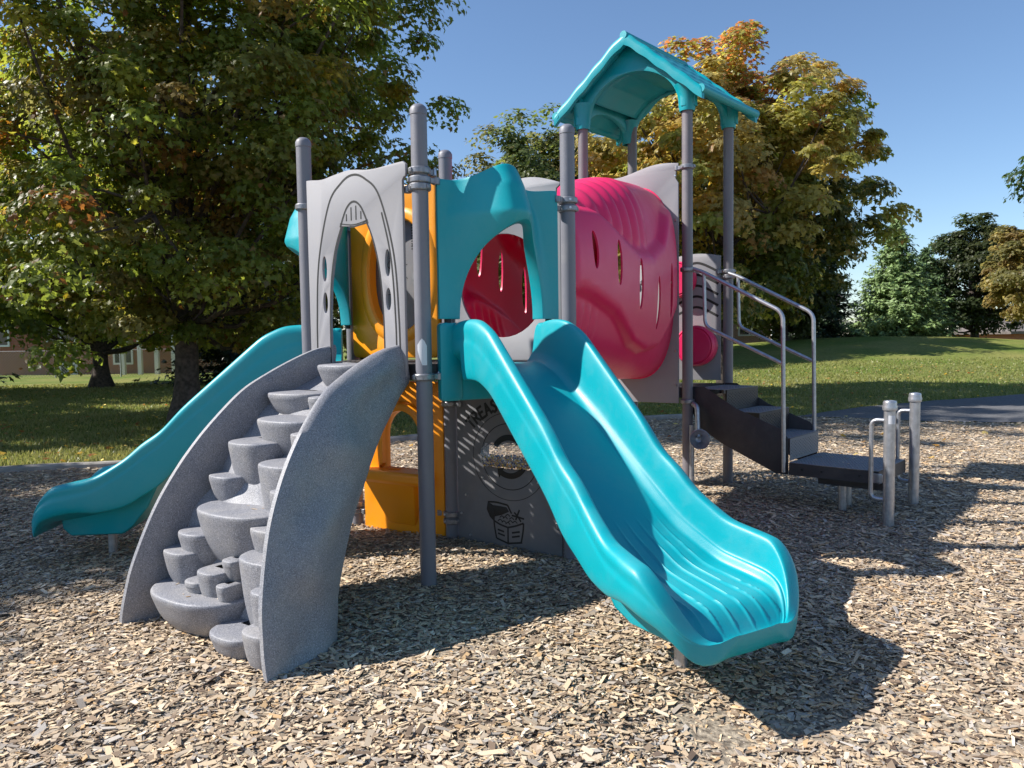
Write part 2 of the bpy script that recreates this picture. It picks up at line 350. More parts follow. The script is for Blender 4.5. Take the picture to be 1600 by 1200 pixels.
# wood chips
def chips(extra=None):
    cells = [(1.7, 3.2, 7000, 1.0), (3.2, 4.6, 5600, .97), (4.6, 6.5, 3000, 1.0), (6.5, 9, 1700, 1.15), (9, 13, 800, 1.45)]
    X = []; Y = []; SC = []
    for y0, y1, dens, sc in cells:
        w = .82 * y1 + .9; n = int((y1 - y0) * 2 * w * dens)
        x = rng.uniform(-w, w, n); y = rng.uniform(y0, y1, n); k = np.abs(x) < .82 * y + .9; x, y = x[k], y[k]
        k = inpoly(x + rng.normal(0, .10, len(x)), y + rng.normal(0, .10, len(x)), MULCH); x, y = x[k], y[k]; X.append(x); Y.append(y); SC.append(np.full(len(x), sc))
    X = np.concatenate(X); Y = np.concatenate(Y); SC = np.concatenate(SC); n = len(X)
    if extra is not None: X, Y = extra[:, 0], extra[:, 1]; n = len(X); SC = np.full(n, .6)
    L_ = rng.lognormal(math.log(.022), .55, n) * SC; L_ = np.clip(L_, .010, .095); W = np.clip(L_ * rng.uniform(.22, .72, n), .0045, .026) * np.sqrt(SC); T = rng.uniform(.0010, .0034, n) * SC
    big = rng.random(n) < .015; L_[big] *= 1.5; W[big] *= 1.5
    nr = np.stack([rng.normal(0, .17, n), rng.normal(0, .17, n), np.ones(n)], 1)
    A, B_, C_ = basis(nr, rng.uniform(0, 2 * PI, n))
    tp = np.array([(-1, -1), (1, -1), (1, 1), (-1, 1)], float) * .5
    j = rng.uniform(.4, 1.1, (n, 4, 1)); q = tp[None] * np.concatenate([rng.uniform(.75, 1.12, (n, 4, 1)), j], 2)
    skew = rng.normal(0, .25, n)[:, None]
    px = q[:, :, 0] * L_[:, None] + skew * q[:, :, 1] * W[:, None] * 2; py = q[:, :, 1] * W[:, None]
    base = np.stack([X, Y, gz(X, Y) + .006 + rng.uniform(-.001, .016, n)], 1) if extra is None else extra
    if extra is not None: A, B_, C_ = basis(np.stack([rng.normal(0, .06, n), rng.normal(0, .06, n), np.ones(n)], 1), rng.uniform(0, 6.28, n))
    top = base[:, None] + px[..., None] * A[:, None] + py[..., None] * B_[:, None] + (T[:, None, None] * .5) * C_[:, None]
    bot = base[:, None] + px[..., None] * A[:, None] * .94 + py[..., None] * B_[:, None] - (T[:, None, None] * .5) * C_[:, None]
    V = np.concatenate([bot, top], 1)
    pal = np.array([(.56, .46, .33), (.45, .36, .26), (.37, .315, .25), (.27, .21, .155), (.17, .125, .09), (.32, .29, .265), (.66, .58, .47), (.46, .32, .18), (.40, .38, .36), (.095, .07, .055)])
    pr = np.array([.17, .19, .16, .12, .07, .10, .07, .04, .05, .03]); ci = rng.choice(len(pal), n, p=pr / pr.sum()); col = pal[ci] * rng.uniform(.82, 1.25, (n, 1)) * np.array([1.08, 1.01, .92])
    o = fast('wood_chips', V, 8, [(4, 5, 6, 7), (0, 1, 5, 4), (1, 2, 6, 5), (2, 3, 7, 6), (3, 0, 4, 7)], M_chip, np.clip(col, 0, .85))
    tag(o, 'loose tan and grey wood chips covering the play area' if extra is None else 'few stray wood chips on the climber steps and decks', 'wood chips', kind='stuff')
chips()
def grass():
    n = 150000; y = 7.4 + rng.random(n) ** 1.7 * 20; x = rng.uniform(-1, 1, n) * (.72 * y + 1)
    k = ~inpoly(x, y, MULCH) & ~inpoly(x, y, PATH) & (edgedist(x, y, MULCH) > .07); x, y = x[k], y[k]; n = len(x)
    h = rng.uniform(.03, .07, n); w = rng.uniform(.004, .008, n) * (1 + y / 9); a = rng.uniform(0, 2 * PI, n); z = gz(x, y)
    lean = rng.normal(0, .02, (n, 2)); V = np.zeros((n, 3, 3))
    V[:, 0] = np.stack([x - np.cos(a) * w, y - np.sin(a) * w, z], 1); V[:, 1] = np.stack([x + np.cos(a) * w, y + np.sin(a) * w, z], 1); V[:, 2] = np.stack([x + lean[:, 0], y + lean[:, 1], z + h], 1)
    t = rng.random((n, 1)); patch = (.5 + .5 * np.sin(x * .9 + np.sin(y * .7) * 2) * np.cos(y * .6 + 1))[:, None]
    col = np.array([.13, .175, .035]) * (1 - t * .8) + np.array([.32, .29, .12]) * t * .8; col = col * (1 - .35 * patch) + np.array([.22, .20, .09]) * .35 * patch
    tag(fast('grass', V, 3, [(0, 1, 2)], M_grassb, col), 'short mown grass around the mulch bed', 'grass', kind='stuff')
grass()
# ------------------------------------------------------------------ foliage
MAPLE = np.array([(0, 0), (.32, -.1), (.24, .12), (.55, .26), (.26, .40), (.20, .60), (0, 1.0), (-.20, .60), (-.26, .40), (-.55, .26), (-.24, .12), (-.32, -.1)])
OVAL = np.array([(0, 0), (.3, .35), (.2, .75), (0, 1), (-.2, .75), (-.3, .35)])
def leaves(name, P, Nr, size, col, parent, shape=MAPLE, mt=None):
    n = len(P); A, B_, C_ = basis(Nr, rng.uniform(0, 2 * PI, n)); K = len(shape)
    fold = -np.abs(shape[:, 0]) * .35 - shape[:, 1] ** 2 * .18
    V = P[:, None] + size[:, None, None] * (shape[None, :, 0:1] * A[:, None] + shape[None, :, 1:2] * B_[:, None] + fold[None, :, None] * C_[:, None])
    return fast(name, V, K, [tuple(range(K))], mt or M_leaf, col, parent)
def sm(x): x = np.clip(x, 0, 1); return x * x * (3 - 2 * x)
def broadleaf(name, base, height, trunk_r, cz, rx, rz, nclu, nleaf, lsize, cols, label, cat='tree', group=None, shape=MAPLE, fork=None, crad=.5, seed=1, ry=None, lean=(0, 0), accent=None, hollow=.45, limbs=36, droop=.35):
    r_ = np.random.default_rng(seed); ry = ry or rx; bx, by = base; bz = float(gz(bx, by)) - .03
    root = empty(name, (bx, by, bz), label, cat, group or 'leafy trees around the lawn'); fork = fork or height * .22
    C0 = np.array([bx + lean[0], by + lean[1], bz + cz])
    # cluster centres: biased to the shell, outline modulated by lumps
    dirs = r_.normal(size=(nclu, 3)); dirs /= np.linalg.norm(dirs, axis=1)[:, None]
    ph = r_.uniform(0, 6.28, 6); az = np.arctan2(dirs[:, 1], dirs[:, 0]); el = dirs[:, 2]
    lump = 1 + .10 * np.sin(3 * az + ph[0] + 2 * el) + .08 * np.sin(5 * az + ph[1] - 3 * el) + .07 * np.sin(7 * el + ph[2] + az) + r_.normal(0, .045, nclu)
    rad = (hollow + (1 - hollow) * r_.random(nclu) ** .55) * lump
    shp = np.where(el > 0, 1 - .22 * np.abs(el) ** 2, 1.0)
    Cc = C0 + dirs * rad[:, None] * np.stack([rx * shp, ry * shp, np.full(nclu, rz)], 1)
    Cc = Cc[Cc[:, 2] > bz + fork * .75]; nclu = len(Cc)
    # leaves
    per = int(nleaf / nclu); ci = np.repeat(np.arange(nclu), per); n = len(ci)
    cr_ = crad * r_.uniform(.6, 1.35, nclu)[ci]
    dl = r_.normal(size=(n, 3)); dl /= np.linalg.norm(dl, axis=1)[:, None]; rr = r_.random(n) ** .5
    out = (Cc - C0) / np.array([rx, ry, rz]); outn = out / (np.linalg.norm(out, axis=1)[:, None] + 1e-6)
    P = Cc[ci] + dl * (rr * cr_)[:, None] * np.array([1, 1, .5]); P[:, 2] -= droop * cr_ * rr ** 2
    Nr = .6 * dl + .5 * outn[ci] + np.array([0, 0, .75]) + r_.normal(0, .35, (n, 3))
    cols = np.array(cols); w = r_.random((nclu, 1)) * .8 + .2 * r_.random((nclu, 1)); ck = cols[r_.integers(0, len(cols), nclu)]
    base_c = cols[0] * (1 - w) + ck * w
    col = base_c[ci] * r_.uniform(.72, 1.3, (n, 1))
    flip = r_.random(n) < .12; col[flip] = cols[r_.integers(0, len(cols), flip.sum())]
    if accent is not None:
        for (ax, ay, az_, ar, ac, prob) in accent:
            dd = np.linalg.norm(Cc - np.array([bx + ax, by + ay, bz + az_]), axis=1)[ci]
            k = (dd < ar) & (r_.random(n) < prob); col[k] = np.array(ac) * r_.uniform(.7, 1.3, (k.sum(), 1))
    leaves('crown', P, Nr, lsize * r_.uniform(.65, 1.2, n), col, root, shape)
    # trunk and limbs: one mesh
    b = MB(); top = np.array([bx + lean[0] * .6, by + lean[1] * .6, bz + min(cz + rz * .6, height * .86)])
    P0 = np.array([bx, by, bz - .15]); nseg = 12; ts = np.linspace(0, 1, nseg)
    wv = r_.normal(0, .06, (nseg, 3)) * np.array([1, 1, 0]); wv[:3] = 0
    TP = P0 + (top - P0) * ts[:, None] + np.cumsum(wv, 0) * .7
    TR = trunk_r * (1 - ts) ** .75 + .02; TR[0] *= 1.55; 
    TP2 = catmull(TP, 30); TR2 = catmull(TR, 30); TR2[1] *= 1.15; b.tube(TP2, np.maximum(TR2, .012), 12)
    sel = r_.permutation(nclu)[:limbs * 4]; nodes = []
    for q, k in enumerate(sel[:limbs]):
        tgt = Cc[k]; hd = math.hypot(tgt[0] - bx, tgt[1] - by)
        zs = np.clip(tgt[2] - hd * r_.uniform(.7, 1.3), bz + fork, bz + height * .7); f = (zs - P0[2]) / (top[2] - P0[2]); i = np.clip(f, 0, .98) * 29
        st = TP2[int(i)]; r0 = min(np.maximum(TR2[int(i)], .02) * .55, trunk_r * .45)
        mid = st * .5 + tgt * .5 + np.array([0, 0, -.12 * hd]) + r_.normal(0, .12, 3)
        Q = catmull([st, st * .75 + mid * .25 + [0, 0, .0], mid, tgt], 9); b.tube(Q, np.linspace(r0, .012, 9), 6, False); nodes.append((Q, r0))
    for k in sel[limbs:]:
        Q, r0 = nodes[r_.integers(0, len(nodes))] ; tgt = Cc[k]
        best = min(nodes[::2], key=lambda a: np.linalg.norm(a[0][5] - tgt)); Q, r0 = best; i = 3 + int(r_.integers(0, 4)); st = Q[i]
        if np.linalg.norm(st - tgt) > rx * .8: continue
        mid = (st + tgt) / 2 + r_.normal(0, .1, 3); b.tube(catmull([st, mid, tgt], 6), np.linspace(r0 * .45, .006, 6), 5, False)
    obj('trunk', b.me(), M_bark, root, angle=60, recalc=False)
    return root
def conifer(name, base, height, radius, n_lvl, col, label, seed=3, dens=1.0, group=None, q=.22):
    r_ = np.random.default_rng(seed); bx, by = base; bz = float(gz(bx, by)) - .05; root = empty(name, (bx, by, bz), label, 'conifer', group or 'spruces beyond the lawn')
    b = MB(); b.tube([(bx, by, bz), (bx, by, bz + height * .5), (bx, by, bz + height * .98)], [height * .022, height * .013, .01], 8)
    P = []; Nn = []; 
    for i in range(n_lvl):
        t = (i + r_.random()) / n_lvl; z = height * (.03 + .95 * t); rl = radius * (1 - t) ** .8 * (1 + .18 * r_.normal()) + .08; nb = int(8 + 12 * (1 - t))
        for k in range(nb):
            a = r_.uniform(0, 2 * PI); L_ = rl * r_.uniform(.65, 1.15); m_ = max(3, int(L_ / .13 * dens)); s = np.linspace(.18, 1, m_)
            dr = np.array([math.cos(a), math.sin(a)]); sd = np.array([-dr[1], dr[0]])
            zz = z - L_ * (.32 * s - .30 * s ** 2.4)
            for rep in range(3):
                off = r_.normal(0, .10, (m_, 1)) * (1 + L_ * .4) * (1.15 - s[:, None])
                xy = dr * (L_ * s)[:, None] + sd * off
                P.append(np.column_stack([bx + xy[:, 0], by + xy[:, 1], bz + zz + r_.normal(0, .05, m_)])); Nn.append(np.tile([dr[0] * .4, dr[1] * .4, .8], (m_, 1)))
            if k % 4 == 0: b.tube([(bx, by, bz + z), (bx + dr[0] * L_, by + dr[1] * L_, bz + z - L_ * .04)], [.025, .006], 4, False)
    P = np.concatenate(P); Nn = np.concatenate(Nn) + r_.normal(0, .35, (len(P), 3)); c = np.array(col) * r_.uniform(.6, 1.5, (len(P), 1)); y = r_.random(len(P)) < .15; c[y] *= 1.5
    sp = np.array([(0, 0), (.16, .25), (.12, .3), (.26, .6), (.1, .62), (0, 1), (-.1, .62), (-.26, .6), (-.12, .3), (-.16, .25)])
    leaves('crown', P, Nn, q * r_.uniform(.7, 1.4, len(P)), c, root, sp, M_needle)
    obj('trunk', b.me(), M_bark, root, recalc=False); return root
#TREES
GR = [(.14, .18, .036), (.11, .15, .03), (.21, .235, .045), (.13, .14, .042), (.28, .27, .05)]
broadleaf('maple_tree', (-5.68, 13.2), 11.5, .20, 5.9, 4.35, 5.5, 760, 150000, .104, GR + [(.20, .10, .03), (.24, .19, .03), (.10, .13, .025), (.20, .14, .05), (.15, .13, .06), (.24, .20, .08)],
          'big maple turning rust and yellow behind the teal side slide, trunk beside that slide', shape=MAPLE, fork=1.8, crad=.52, lean=(.4, 0), seed=11, hollow=.2, limbs=60,
          accent=[(-1.6, -3.6, 3.9, 1.2, (.26, .10, .03), .6), (-2.2, -2.8, 7.0, 1.1, (.50, .27, .035), .6), (-1.9, -3.2, 5.6, .8, (.42, .24, .035), .5), (.8, -3.8, 3.4, 1.0, (.18, .09, .03), .5), (-3, -2, 4.8, 1.4, (.22, .12, .03), .4)])
broadleaf('shade_tree', (-13.7, 25.3), 11, .24, 5.9, 5.4, 5.4, 380, 56000, .17, GR, 'dark trunked green tree on the lawn between big maple and brick house', seed=5, fork=1.3, crad=.7, hollow=.3)
broadleaf('shade_tree', (-16.5, 13.0), 9.5, .22, 5.6, 4.8, 4.6, 360, 60000, .17, GR, 'leafy green tree at the far left edge of the lawn', seed=6, fork=1.5, crad=.6, hollow=.3)
broadleaf('shade_tree', (-10.9, 5.2), 7.4, .16, 5.0, 2.9, 2.3, 290, 40000, .13, GR, 'green tree standing left of the mulch bed beside the side slide', seed=8, fork=2.2, crad=.5)
AU = [(.31, .275, .08), (.36, .28, .10), (.22, .24, .055), (.15, .185, .04), (.36, .22, .09), (.32, .27, .12)]
broadleaf('maple_tree', (4.75, 17.0), 7.8, .15, 4.75, 3.25, 2.95, 460, 90000, .125, AU, 'maple with gold and rusty autumn leaves behind the roofed tower', seed=21, fork=2.3, crad=.42, hollow=.4,
          accent=[(0, 0, 7.3, 1.6, (.34, .16, .06), .35), (2, -1, 2.6, 2.0, (.085, .10, .025), .75), (-.6, -1, 2.2, 1.9, (.09, .12, .025), .6), (-1.8, -1.6, 4.2, 1.4, (.40, .31, .07), .5)])
broadleaf('shade_tree', (1.7, 30), 9.6, .22, 5.6, 3.9, 4.3, 420, 90000, .19, [(.08, .105, .028), (.11, .125, .035), (.06, .08, .02), (.17, .15, .06)], 'round olive green tree showing above the teal slide hood', seed=31, fork=2, crad=.95, hollow=.15, shape=OVAL)
broadleaf('shade_tree', (-21.5, 19.5), 11, .24, 6.2, 5.4, 5.0, 340, 52000, .19, GR, 'large green tree left of the leafy tree at the lawn edge', seed=9, fork=1.7, crad=.7, hollow=.3)
broadleaf('shade_tree', (8.7, 32), 10, .26, 6.0, 3.5, 4.3, 240, 28000, .2, [(.035, .05, .015), (.05, .06, .018), (.06, .06, .02)], 'broad green tree behind the autumn maple', seed=32, fork=2.2, crad=.7, hollow=.35)
# right background
conifer('spruce_tree', (16.2, 40), 5.6, 2.2, 50, (.03, .05, .025), 'dark spruce behind the stair handrails', seed=41, dens=.9)
conifer('spruce_tree', (19.4, 38.5), 6.3, 2.2, 62, (.17, .24, .09), 'pale silvery green spruce on top of the mound', seed=42, dens=1.3, q=.22)
conifer('spruce_tree', (22.3, 41), 5.2, 1.8, 44, (.09, .14, .055), 'mid green spruce to the right of the pale spruce', seed=43, dens=1)
broadleaf('shade_tree', (25.6, 42), 7.2, .22, 4.1, 2.9, 3.1, 260, 40000, .2, [(.05, .07, .025), (.045, .055, .02), (.06, .065, .025)], 'dark green round tree behind the mound', seed=44, fork=1, crad=.6, shape=OVAL)
broadleaf('maple_tree', (24.6, 34.5), 5.6, .16, 3.3, 2.9, 2.3, 240, 36000, .17, [(.26, .22, .08), (.11, .11, .03), (.20, .15, .06), (.08, .09, .025)], 'yellowing rounded maple at the right edge by the mound', seed=45, fork=1.0, crad=.55)
broadleaf('shade_tree', (20.6, 27), 10.5, .2, 6.2, 2.3, 2.6, 110, 9000, .19, [(.04, .07, .02), (.06, .09, .03)], 'tall green tree whose branches reach in at the right edge', seed=46, fork=3.0, crad=.6)
for i, (x, y, h, r_, sd, lb) in enumerate([(8.6, 44, 6.5, 3.6, 51, 'dark tree mass seen through the posts of the tower'), (12.9, 36, 5.4, 2.6, 52, 'low dark tree beside the dark spruce'), (3.2, 46, 7.2, 4.2, 53, 'distant dark tree hidden low behind the pink tunnel'),
                                   (-7.4, 38, 8, 4.6, 54, 'distant dark tree behind the arch panel'), (-2.2, 43, 6.4, 4.0, 55, 'distant dark tree behind the front of the play structure')]):
    broadleaf('shade_tree', (x, y), h, .2, h * .5, r_, h * .46, 140, 11000, .26, [(.04, .055, .02), (.06, .075, .025), (.08, .09, .03)], lb, seed=sd, fork=.4, crad=.8, shape=OVAL, limbs=12)
conifer('spruce_tree', (-9.4, 27), 7.5, 2.8, 30, (.016, .026, .014), 'dark spruce behind the trunk of the big maple', seed=61, dens=.7, q=.26)
conifer('spruce_tree', (-20.4, 23.5), 8.5, 3.1, 30, (.018, .03, .014), 'dark spruce at the left edge in front of the brick house', seed=62, dens=.7, q=.26)
for x, y, sd, lb in ((-30, 43, 71, 'tree behind the left end of the brick house'), (-21, 46, 72, 'tree behind the middle of the brick house'), (-13.5, 47, 73, 'tree behind the right end of the brick house')):
    broadleaf('shade_tree', (x, y), 12, .26, 7, 5.4, 5.6, 130, 9000, .34, GR, lb, seed=sd, crad=1.0, shape=OVAL, limbs=14)
# ------------------------------------------------------------------ houses, fence
def brickmat(name, c1, c2, mortar, sc=1):
    mt = bpy.data.materials.new(name); mt.use_nodes = True; nt = mt.node_tree; N, L = nt.nodes, nt.links; b = N['Principled BSDF']; b.inputs['Roughness'].default_value = .9
    tc = N.new('ShaderNodeTexCoord'); mp = N.new('ShaderNodeMapping'); mp.inputs['Rotation'].default_value = (R(90), 0, 0); L.new(tc.outputs['Object'], mp.inputs[0])
    br = N.new('ShaderNodeTexBrick'); br.inputs['Color1'].default_value = (*c1, 1); br.inputs['Color2'].default_value = (*c2, 1); br.inputs['Mortar'].default_value = (*mortar, 1)
    br.inputs['Scale'].default_value = 1; br.inputs['Brick Width'].default_value = .23 * sc; br.inputs['Row Height'].default_value = .075 * sc; br.inputs['Mortar Size'].default_value = .01 * sc
    L.new(mp.outputs[0], br.inputs[0]); L.new(br.outputs[0], b.inputs['Base Color']); return mt
M_brick = brickmat('red brick', (.30, .085, .055), (.38, .13, .08), (.30, .19, .15)); M_brick2 = brickmat('pink brick', (.40, .21, .16), (.46, .26, .20), (.45, .38, .34))
M_shing = mat('roof shingles', (.13, .11, .10), .9, var=.3, scale=12, bump=2, bscale=20); M_white = mat('white trim', (.72, .72, .72), .5); 
M_glass = mat('window glass', (.03, .035, .04), .08)
def house(name, x0, x1, y, depth, h, label, mt, wins, rise=2.0, over=.4):
    z = float(gz((x0 + x1) / 2, y)) - .4; root = empty(name, ((x0 + x1) / 2, y, z), label, 'house', 'houses beyond the trees')
    obj('wall', MB().box((x0, y, z), (x1, y + depth, z + h + .4)).me(), mt, root, smooth=False)
    e = z + h + .4; xm0, xm1 = x0 - over, x1 + over; ya, yb = y - over, y + depth + over; ym = y + depth / 2; g = min(depth * .5, (x1 - x0) * .3)
    V = [(xm0, ya, e), (xm1, ya, e), (xm1, yb, e), (xm0, yb, e), (xm0 + g, ym, e + rise), (xm1 - g, ym, e + rise)]; V = V + [(a, b, c - .18) for a, b, c in V[:4]]
    obj('roof', mesh(V, [(0, 1, 5, 4), (1, 2, 5), (2, 3, 4, 5), (3, 0, 4), (6, 7, 1, 0), (7, 8, 2, 1), (8, 9, 3, 2), (9, 6, 0, 3), (9, 8, 7, 6)]), M_shing, root, smooth=False)
    for (wx, wz, w, hh) in wins:
        b = MB(); f = .09; zz = z + .4 + wz
        for a in ((wx - w / 2 - f, zz - f, wx + w / 2 + f, zz), (wx - w / 2 - f, zz + hh, wx + w / 2 + f, zz + hh + f), (wx - w / 2 - f, zz, wx - w / 2, zz + hh), (wx + w / 2, zz, wx + w / 2 + f, zz + hh), (wx - .03, zz, wx + .03, zz + hh)):
            b.box((a[0], y - .07, a[1]), (a[2], y + .02, a[3]))
        wo = obj('window', b.me(), M_white, root, smooth=False)
        obj('pane', MB().box((wx - w / 2, y - .03, zz), (wx + w / 2, y + .01, zz + hh)).me(), M_glass, wo, smooth=False)
    return root
hr = house('brick_house', -27.5, -11, 37.2, 9, 4.2, 'long red brick bungalow behind the chain link fence on the left', M_brick,
      [(-19.0, .55, .8, 1.0), (-22.0, 1.6, 1.3, 1.1), (-21.7, .1, .7, .4), (-25.2, 1.5, 1.2, 1.1), (-14.3, .7, 1.5, 1.5), (-12.4, .9, 1.0, 1.2)], rise=2.4)
b = MB(); zp = float(gz(-17.3, 36)) 
for x in (-18.4, -17.6, -16.8, -16.0): b.box((x - .09, 35.9, zp - .1), (x + .09, 36.08, zp + 2.5))
b.box((-18.6, 35.8, zp + 2.5), (-15.8, 37.18, zp + 2.75))
obj('porch', b.me(), M_white, hr, smooth=False)
house('brick_house', 10.9, 14.6, 43.5, 8, 3.6, 'pinkish brick house glimpsed through the stair rails', M_brick2, [(13.6, .9, 1.1, 1.0), (11.8, 1.0, 1.0, 1.0)], 1.8)
house('roofed_house', 18.6, 25, 58, 9, 4.0, 'distant house with brown roof behind the two spruces', M_brick2, [(20.5, 1, 1.2, 1.2), (23, 1, 1.2, 1.2)], 3.2)
house('brick_house', 33.0, 38.0, 50, 7, 1.35, 'low red brick building just above the mound at right', M_brick, [(34.5, .6, .6, .5)], 1.2)
def chainfence(x0, x1, y, h):
    z = float(gz((x0 + x1) / 2, y)); root = empty('chain_link_fence', (x0, y, z), 'silver chain link fence in front of the red brick house', 'fence')
    x = x0
    while x <= x1 + .01:
        obj('post', (tube([(x, y, z - .2), (x, y, z + h + .06)], .035, 8)), M_galv, root); x += 2.9
    obj('top_rail', tube([(x0, y, z + h), (x1, y, z + h)], .016, 6), M_post, root)
    b = MB(); p = .13
    for k in range(int((x1 - x0 + h) / p)):
        for sgn in (1, -1):
            a = x0 + k * p - (h if sgn > 0 else 0); c = a + h * sgn if sgn > 0 else a - h; z0, z1 = z + .03, z + h
            xa, xb = a, a + sgn * (h)
            ta = max(0, (x0 - xa) / (xb - xa)) if xb > xa else max(0, (x1 - xa) / (xb - xa)); tb = min(1, (x1 - xa) / (xb - xa)) if xb > xa else min(1, (x0 - xa) / (xb - xa))
            if tb <= ta: continue
            b.tube([(xa + (xb - xa) * ta, y + .02, z0 + (z1 - z0) * ta), (xa + (xb - xa) * tb, y + .02, z0 + (z1 - z0) * tb)], .0055, 3, False)
    obj('wire_mesh', b.me(), M_galv, root, recalc=False)
chainfence(-26.0, -11.5, 33.6, 1.2)
#PLAY
exec_play = True
# ------------------------------------------------------------------ play structure
pA, pB, pC, pD, pI = (-1.2476, 4.6964), (-.479, 4.138), (-.422, 5.13), (.3525, 4.638), (-1.165, 5.59)
pE, pG, pF, pH = (1.49, 6.43), (.672, 6.955), (1.99, 6.98), (1.2, 7.48)
Z1, Z2 = 1.235, .93
play = empty('play_structure', (-.1, 5.2, 0), 'grey posted play structure with teal slides, pink tunnel and teal roof on wood chips', 'play structure')
FAB, FBD, FCD, FIC = Frame(pA, pB), Frame(pB, pD), Frame(pC, pD), Frame(pI, pC)
FIA = Frame(pI, pA); FGE = Frame(pG, pE); FEF = Frame(pE, pF); FHF = Frame(pH, pF)
def post(p, top, mt, label=None, r=.0445):
    prof = [(-.25, r), (0, r), (top - .06, r), (top - .058, r + .0025), (top - .03, r + .0025), (top - .016, r * .9), (top - .004, r * .6), (top, .004)]
    V = []; n = 28
    for z, q in prof: V += [(p[0] + q * math.cos(2 * PI * k / n), p[1] + q * math.sin(2 * PI * k / n), z) for k in range(n)]
    return obj('post', mesh(V, grid_faces(len(prof), n, True) + [tuple(range(n))[::-1], tuple((len(prof) - 1) * n + k for k in range(n))]), mt, play, label)
POSTS = {}
for k, p, t, mt in (('A', pA, 2.61, M_post), ('B', pB, 2.63, M_post), ('C', pC, 2.63, M_post), ('D', pD, 2.65, M_post), ('I', pI, 2.60, M_post),
                    ('E', pE, 3.42, M_post2), ('F', pF, 3.42, M_post2), ('G', pG, 3.42, M_post2), ('H', pH, 3.42, M_post2)):
    POSTS[k] = post(p, t, mt)
def clamp(po, p, z, ang, double=False):
    """cast band with a bolted ear and a hook arm pointing along ang"""
    b = MB(); n = 24
    for dz in ((0,) if not double else (-.022, .026)):
        prof = [(-.019, .045), (-.019, .055), (-.012, .060), (.012, .060), (.019, .055), (.019, .045)]
        V = []
        for q, r in prof: V += [(p[0] + r * math.cos(2 * PI * k / n), p[1] + r * math.sin(2 * PI * k / n), z + dz + q) for k in range(n)]
        b.add(V, grid_faces(6, n, True))
        c, s = math.cos(ang + dz * 8), math.sin(ang + dz * 8)
        T = lambda x, y, zz, c=c, s=s: (p[0] + c * x - s * y, p[1] + s * x + c * y, z + zz)
        b.box((.047, -.016, dz - .015), (.092, .016, dz + .015), T)
        b.tube([T(.090, 0, dz - .019), T(.090, 0, dz + .019)], .021, 12)
        T2 = lambda x, y, zz, c=-c, s=-s: (p[0] + c * x - s * y, p[1] + s * x + c * y, z + zz)
        b.box((.047, -.012, dz - .012), (.068, .012, dz + .012), T2)
    o = obj('clamp', b.me(), M_cast, po, bevel=.003)
    bb = MB(); c, s = math.cos(ang + 1.2), math.sin(ang + 1.2)
    for dz in ((0,) if not double else (-.022, .026)):
        obj('bolt', tube([(p[0] + .05 * c, p[1] + .05 * s, z + dz), (p[0] + .066 * c, p[1] + .066 * s, z + dz)], [.010, .007], 10), M_bolt, po)
    obj('bolt', tube([(p[0] + math.cos(ang) * .088, p[1] + math.sin(ang) * .088, z + .014), (p[0] + math.cos(ang) * .088, p[1] + math.sin(ang) * .088, z + (.05 if double else .026))], [.009, .006], 10), M_bolt, po)
def dirn(a, b): return math.atan2(b[1] - a[1], b[0] - a[0])
for k, p, lst in (('A', pA, [(2.19, pB, 0), (1.16, pB, 0)]), ('B', pB, [(2.25, pD, 1), (2.19, pA, 0), (1.17, pD, 0), ]), ('C', pC, [(2.2, pD, 1), (.96, pD, 1), (.16, pI, 1)]),
                  ('D', pD, [(2.17, pB, 1), (1.15, pC, 0), (.2, pC, 0)]), ('I', pI, [(2.2, pC, 1), (1.0, pC, 1), (.14, pC, 1)]), ('E', pE, [(2.78, pG, 0), (1.93, pF, 0), (.82, pF, 0)]),
                  ('F', pF, [(1.93, pH, 1), (.86, pE, 0)]), ('G', pG, [(2.78, pE, 0), (1.0, pE, 0)]), ('H', pH, [(1.9, pF, 0)])):
    for z, tgt, dbl in lst: clamp(POSTS[k], p, z, dirn(p, tgt), dbl)
# decks with slots
def deck(P, z, th, label=None, mt=M_dark, pitch=(.048, .10), slot=(.022, .062), inset=.07, ang=.5):
    P = np.array(P, float); c, s = math.cos(ang), math.sin(ang); holes = []
    Q = np.stack([P[:, 0] * c + P[:, 1] * s, -P[:, 0] * s + P[:, 1] * c], 1); lo, hi = Q.min(0), Q.max(0)
    for i, a in enumerate(np.arange(lo[0], hi[0], pitch[0])):
        for b_ in np.arange(lo[1] + (i % 2) * pitch[1] / 2, hi[1], pitch[1]):
            x, y = a * c - b_ * s, a * s + b_ * c
            if inpoly(np.array(x), np.array(y), P) and edgedist(np.array(x), np.array(y), P) > inset:
                holes.append([(x + u * c - v * s, y + u * s + v * c) for u, v in ell(0, 0, slot[0] / 2, slot[1] / 2, 8, power=3)])
    me = slab([tuple(p) for p in P], holes, .006, lambda x, y, zz: (x, zz, z + y), .0005)
    o = obj('deck', me, mt, play, label, smooth=False, recalc=False)
    b = MB(); n = len(P)
    for i in range(n):
        a, q = P[i], P[(i + 1) % n]; d_ = (q - a) / np.linalg.norm(q - a); nn = np.array([d_[1], -d_[0]])
        T = lambda x, y, zz, a=a, d_=d_, nn=nn: (a[0] + d_[0] * x + nn[0] * y, a[1] + d_[1] * x + nn[1] * y, zz)
        b.box((.02, -.006, z - th), (np.linalg.norm(q - a) - .02, .003, z - .004), T)
    obj('deck_rim', b.me(), M_dark, o, smooth=False); return o
def shrink(P, k):
    P = np.array(P, float); c = P.mean(0); d_ = P - c; return c + d_ * (1 - k / np.linalg.norm(d_, axis=1)[:, None])
deck(shrink([pA, pB, pD, pC, pI], .03), Z1, .085)
deck(shrink([pE, pF, pH, pG], .03), Z2, .085)
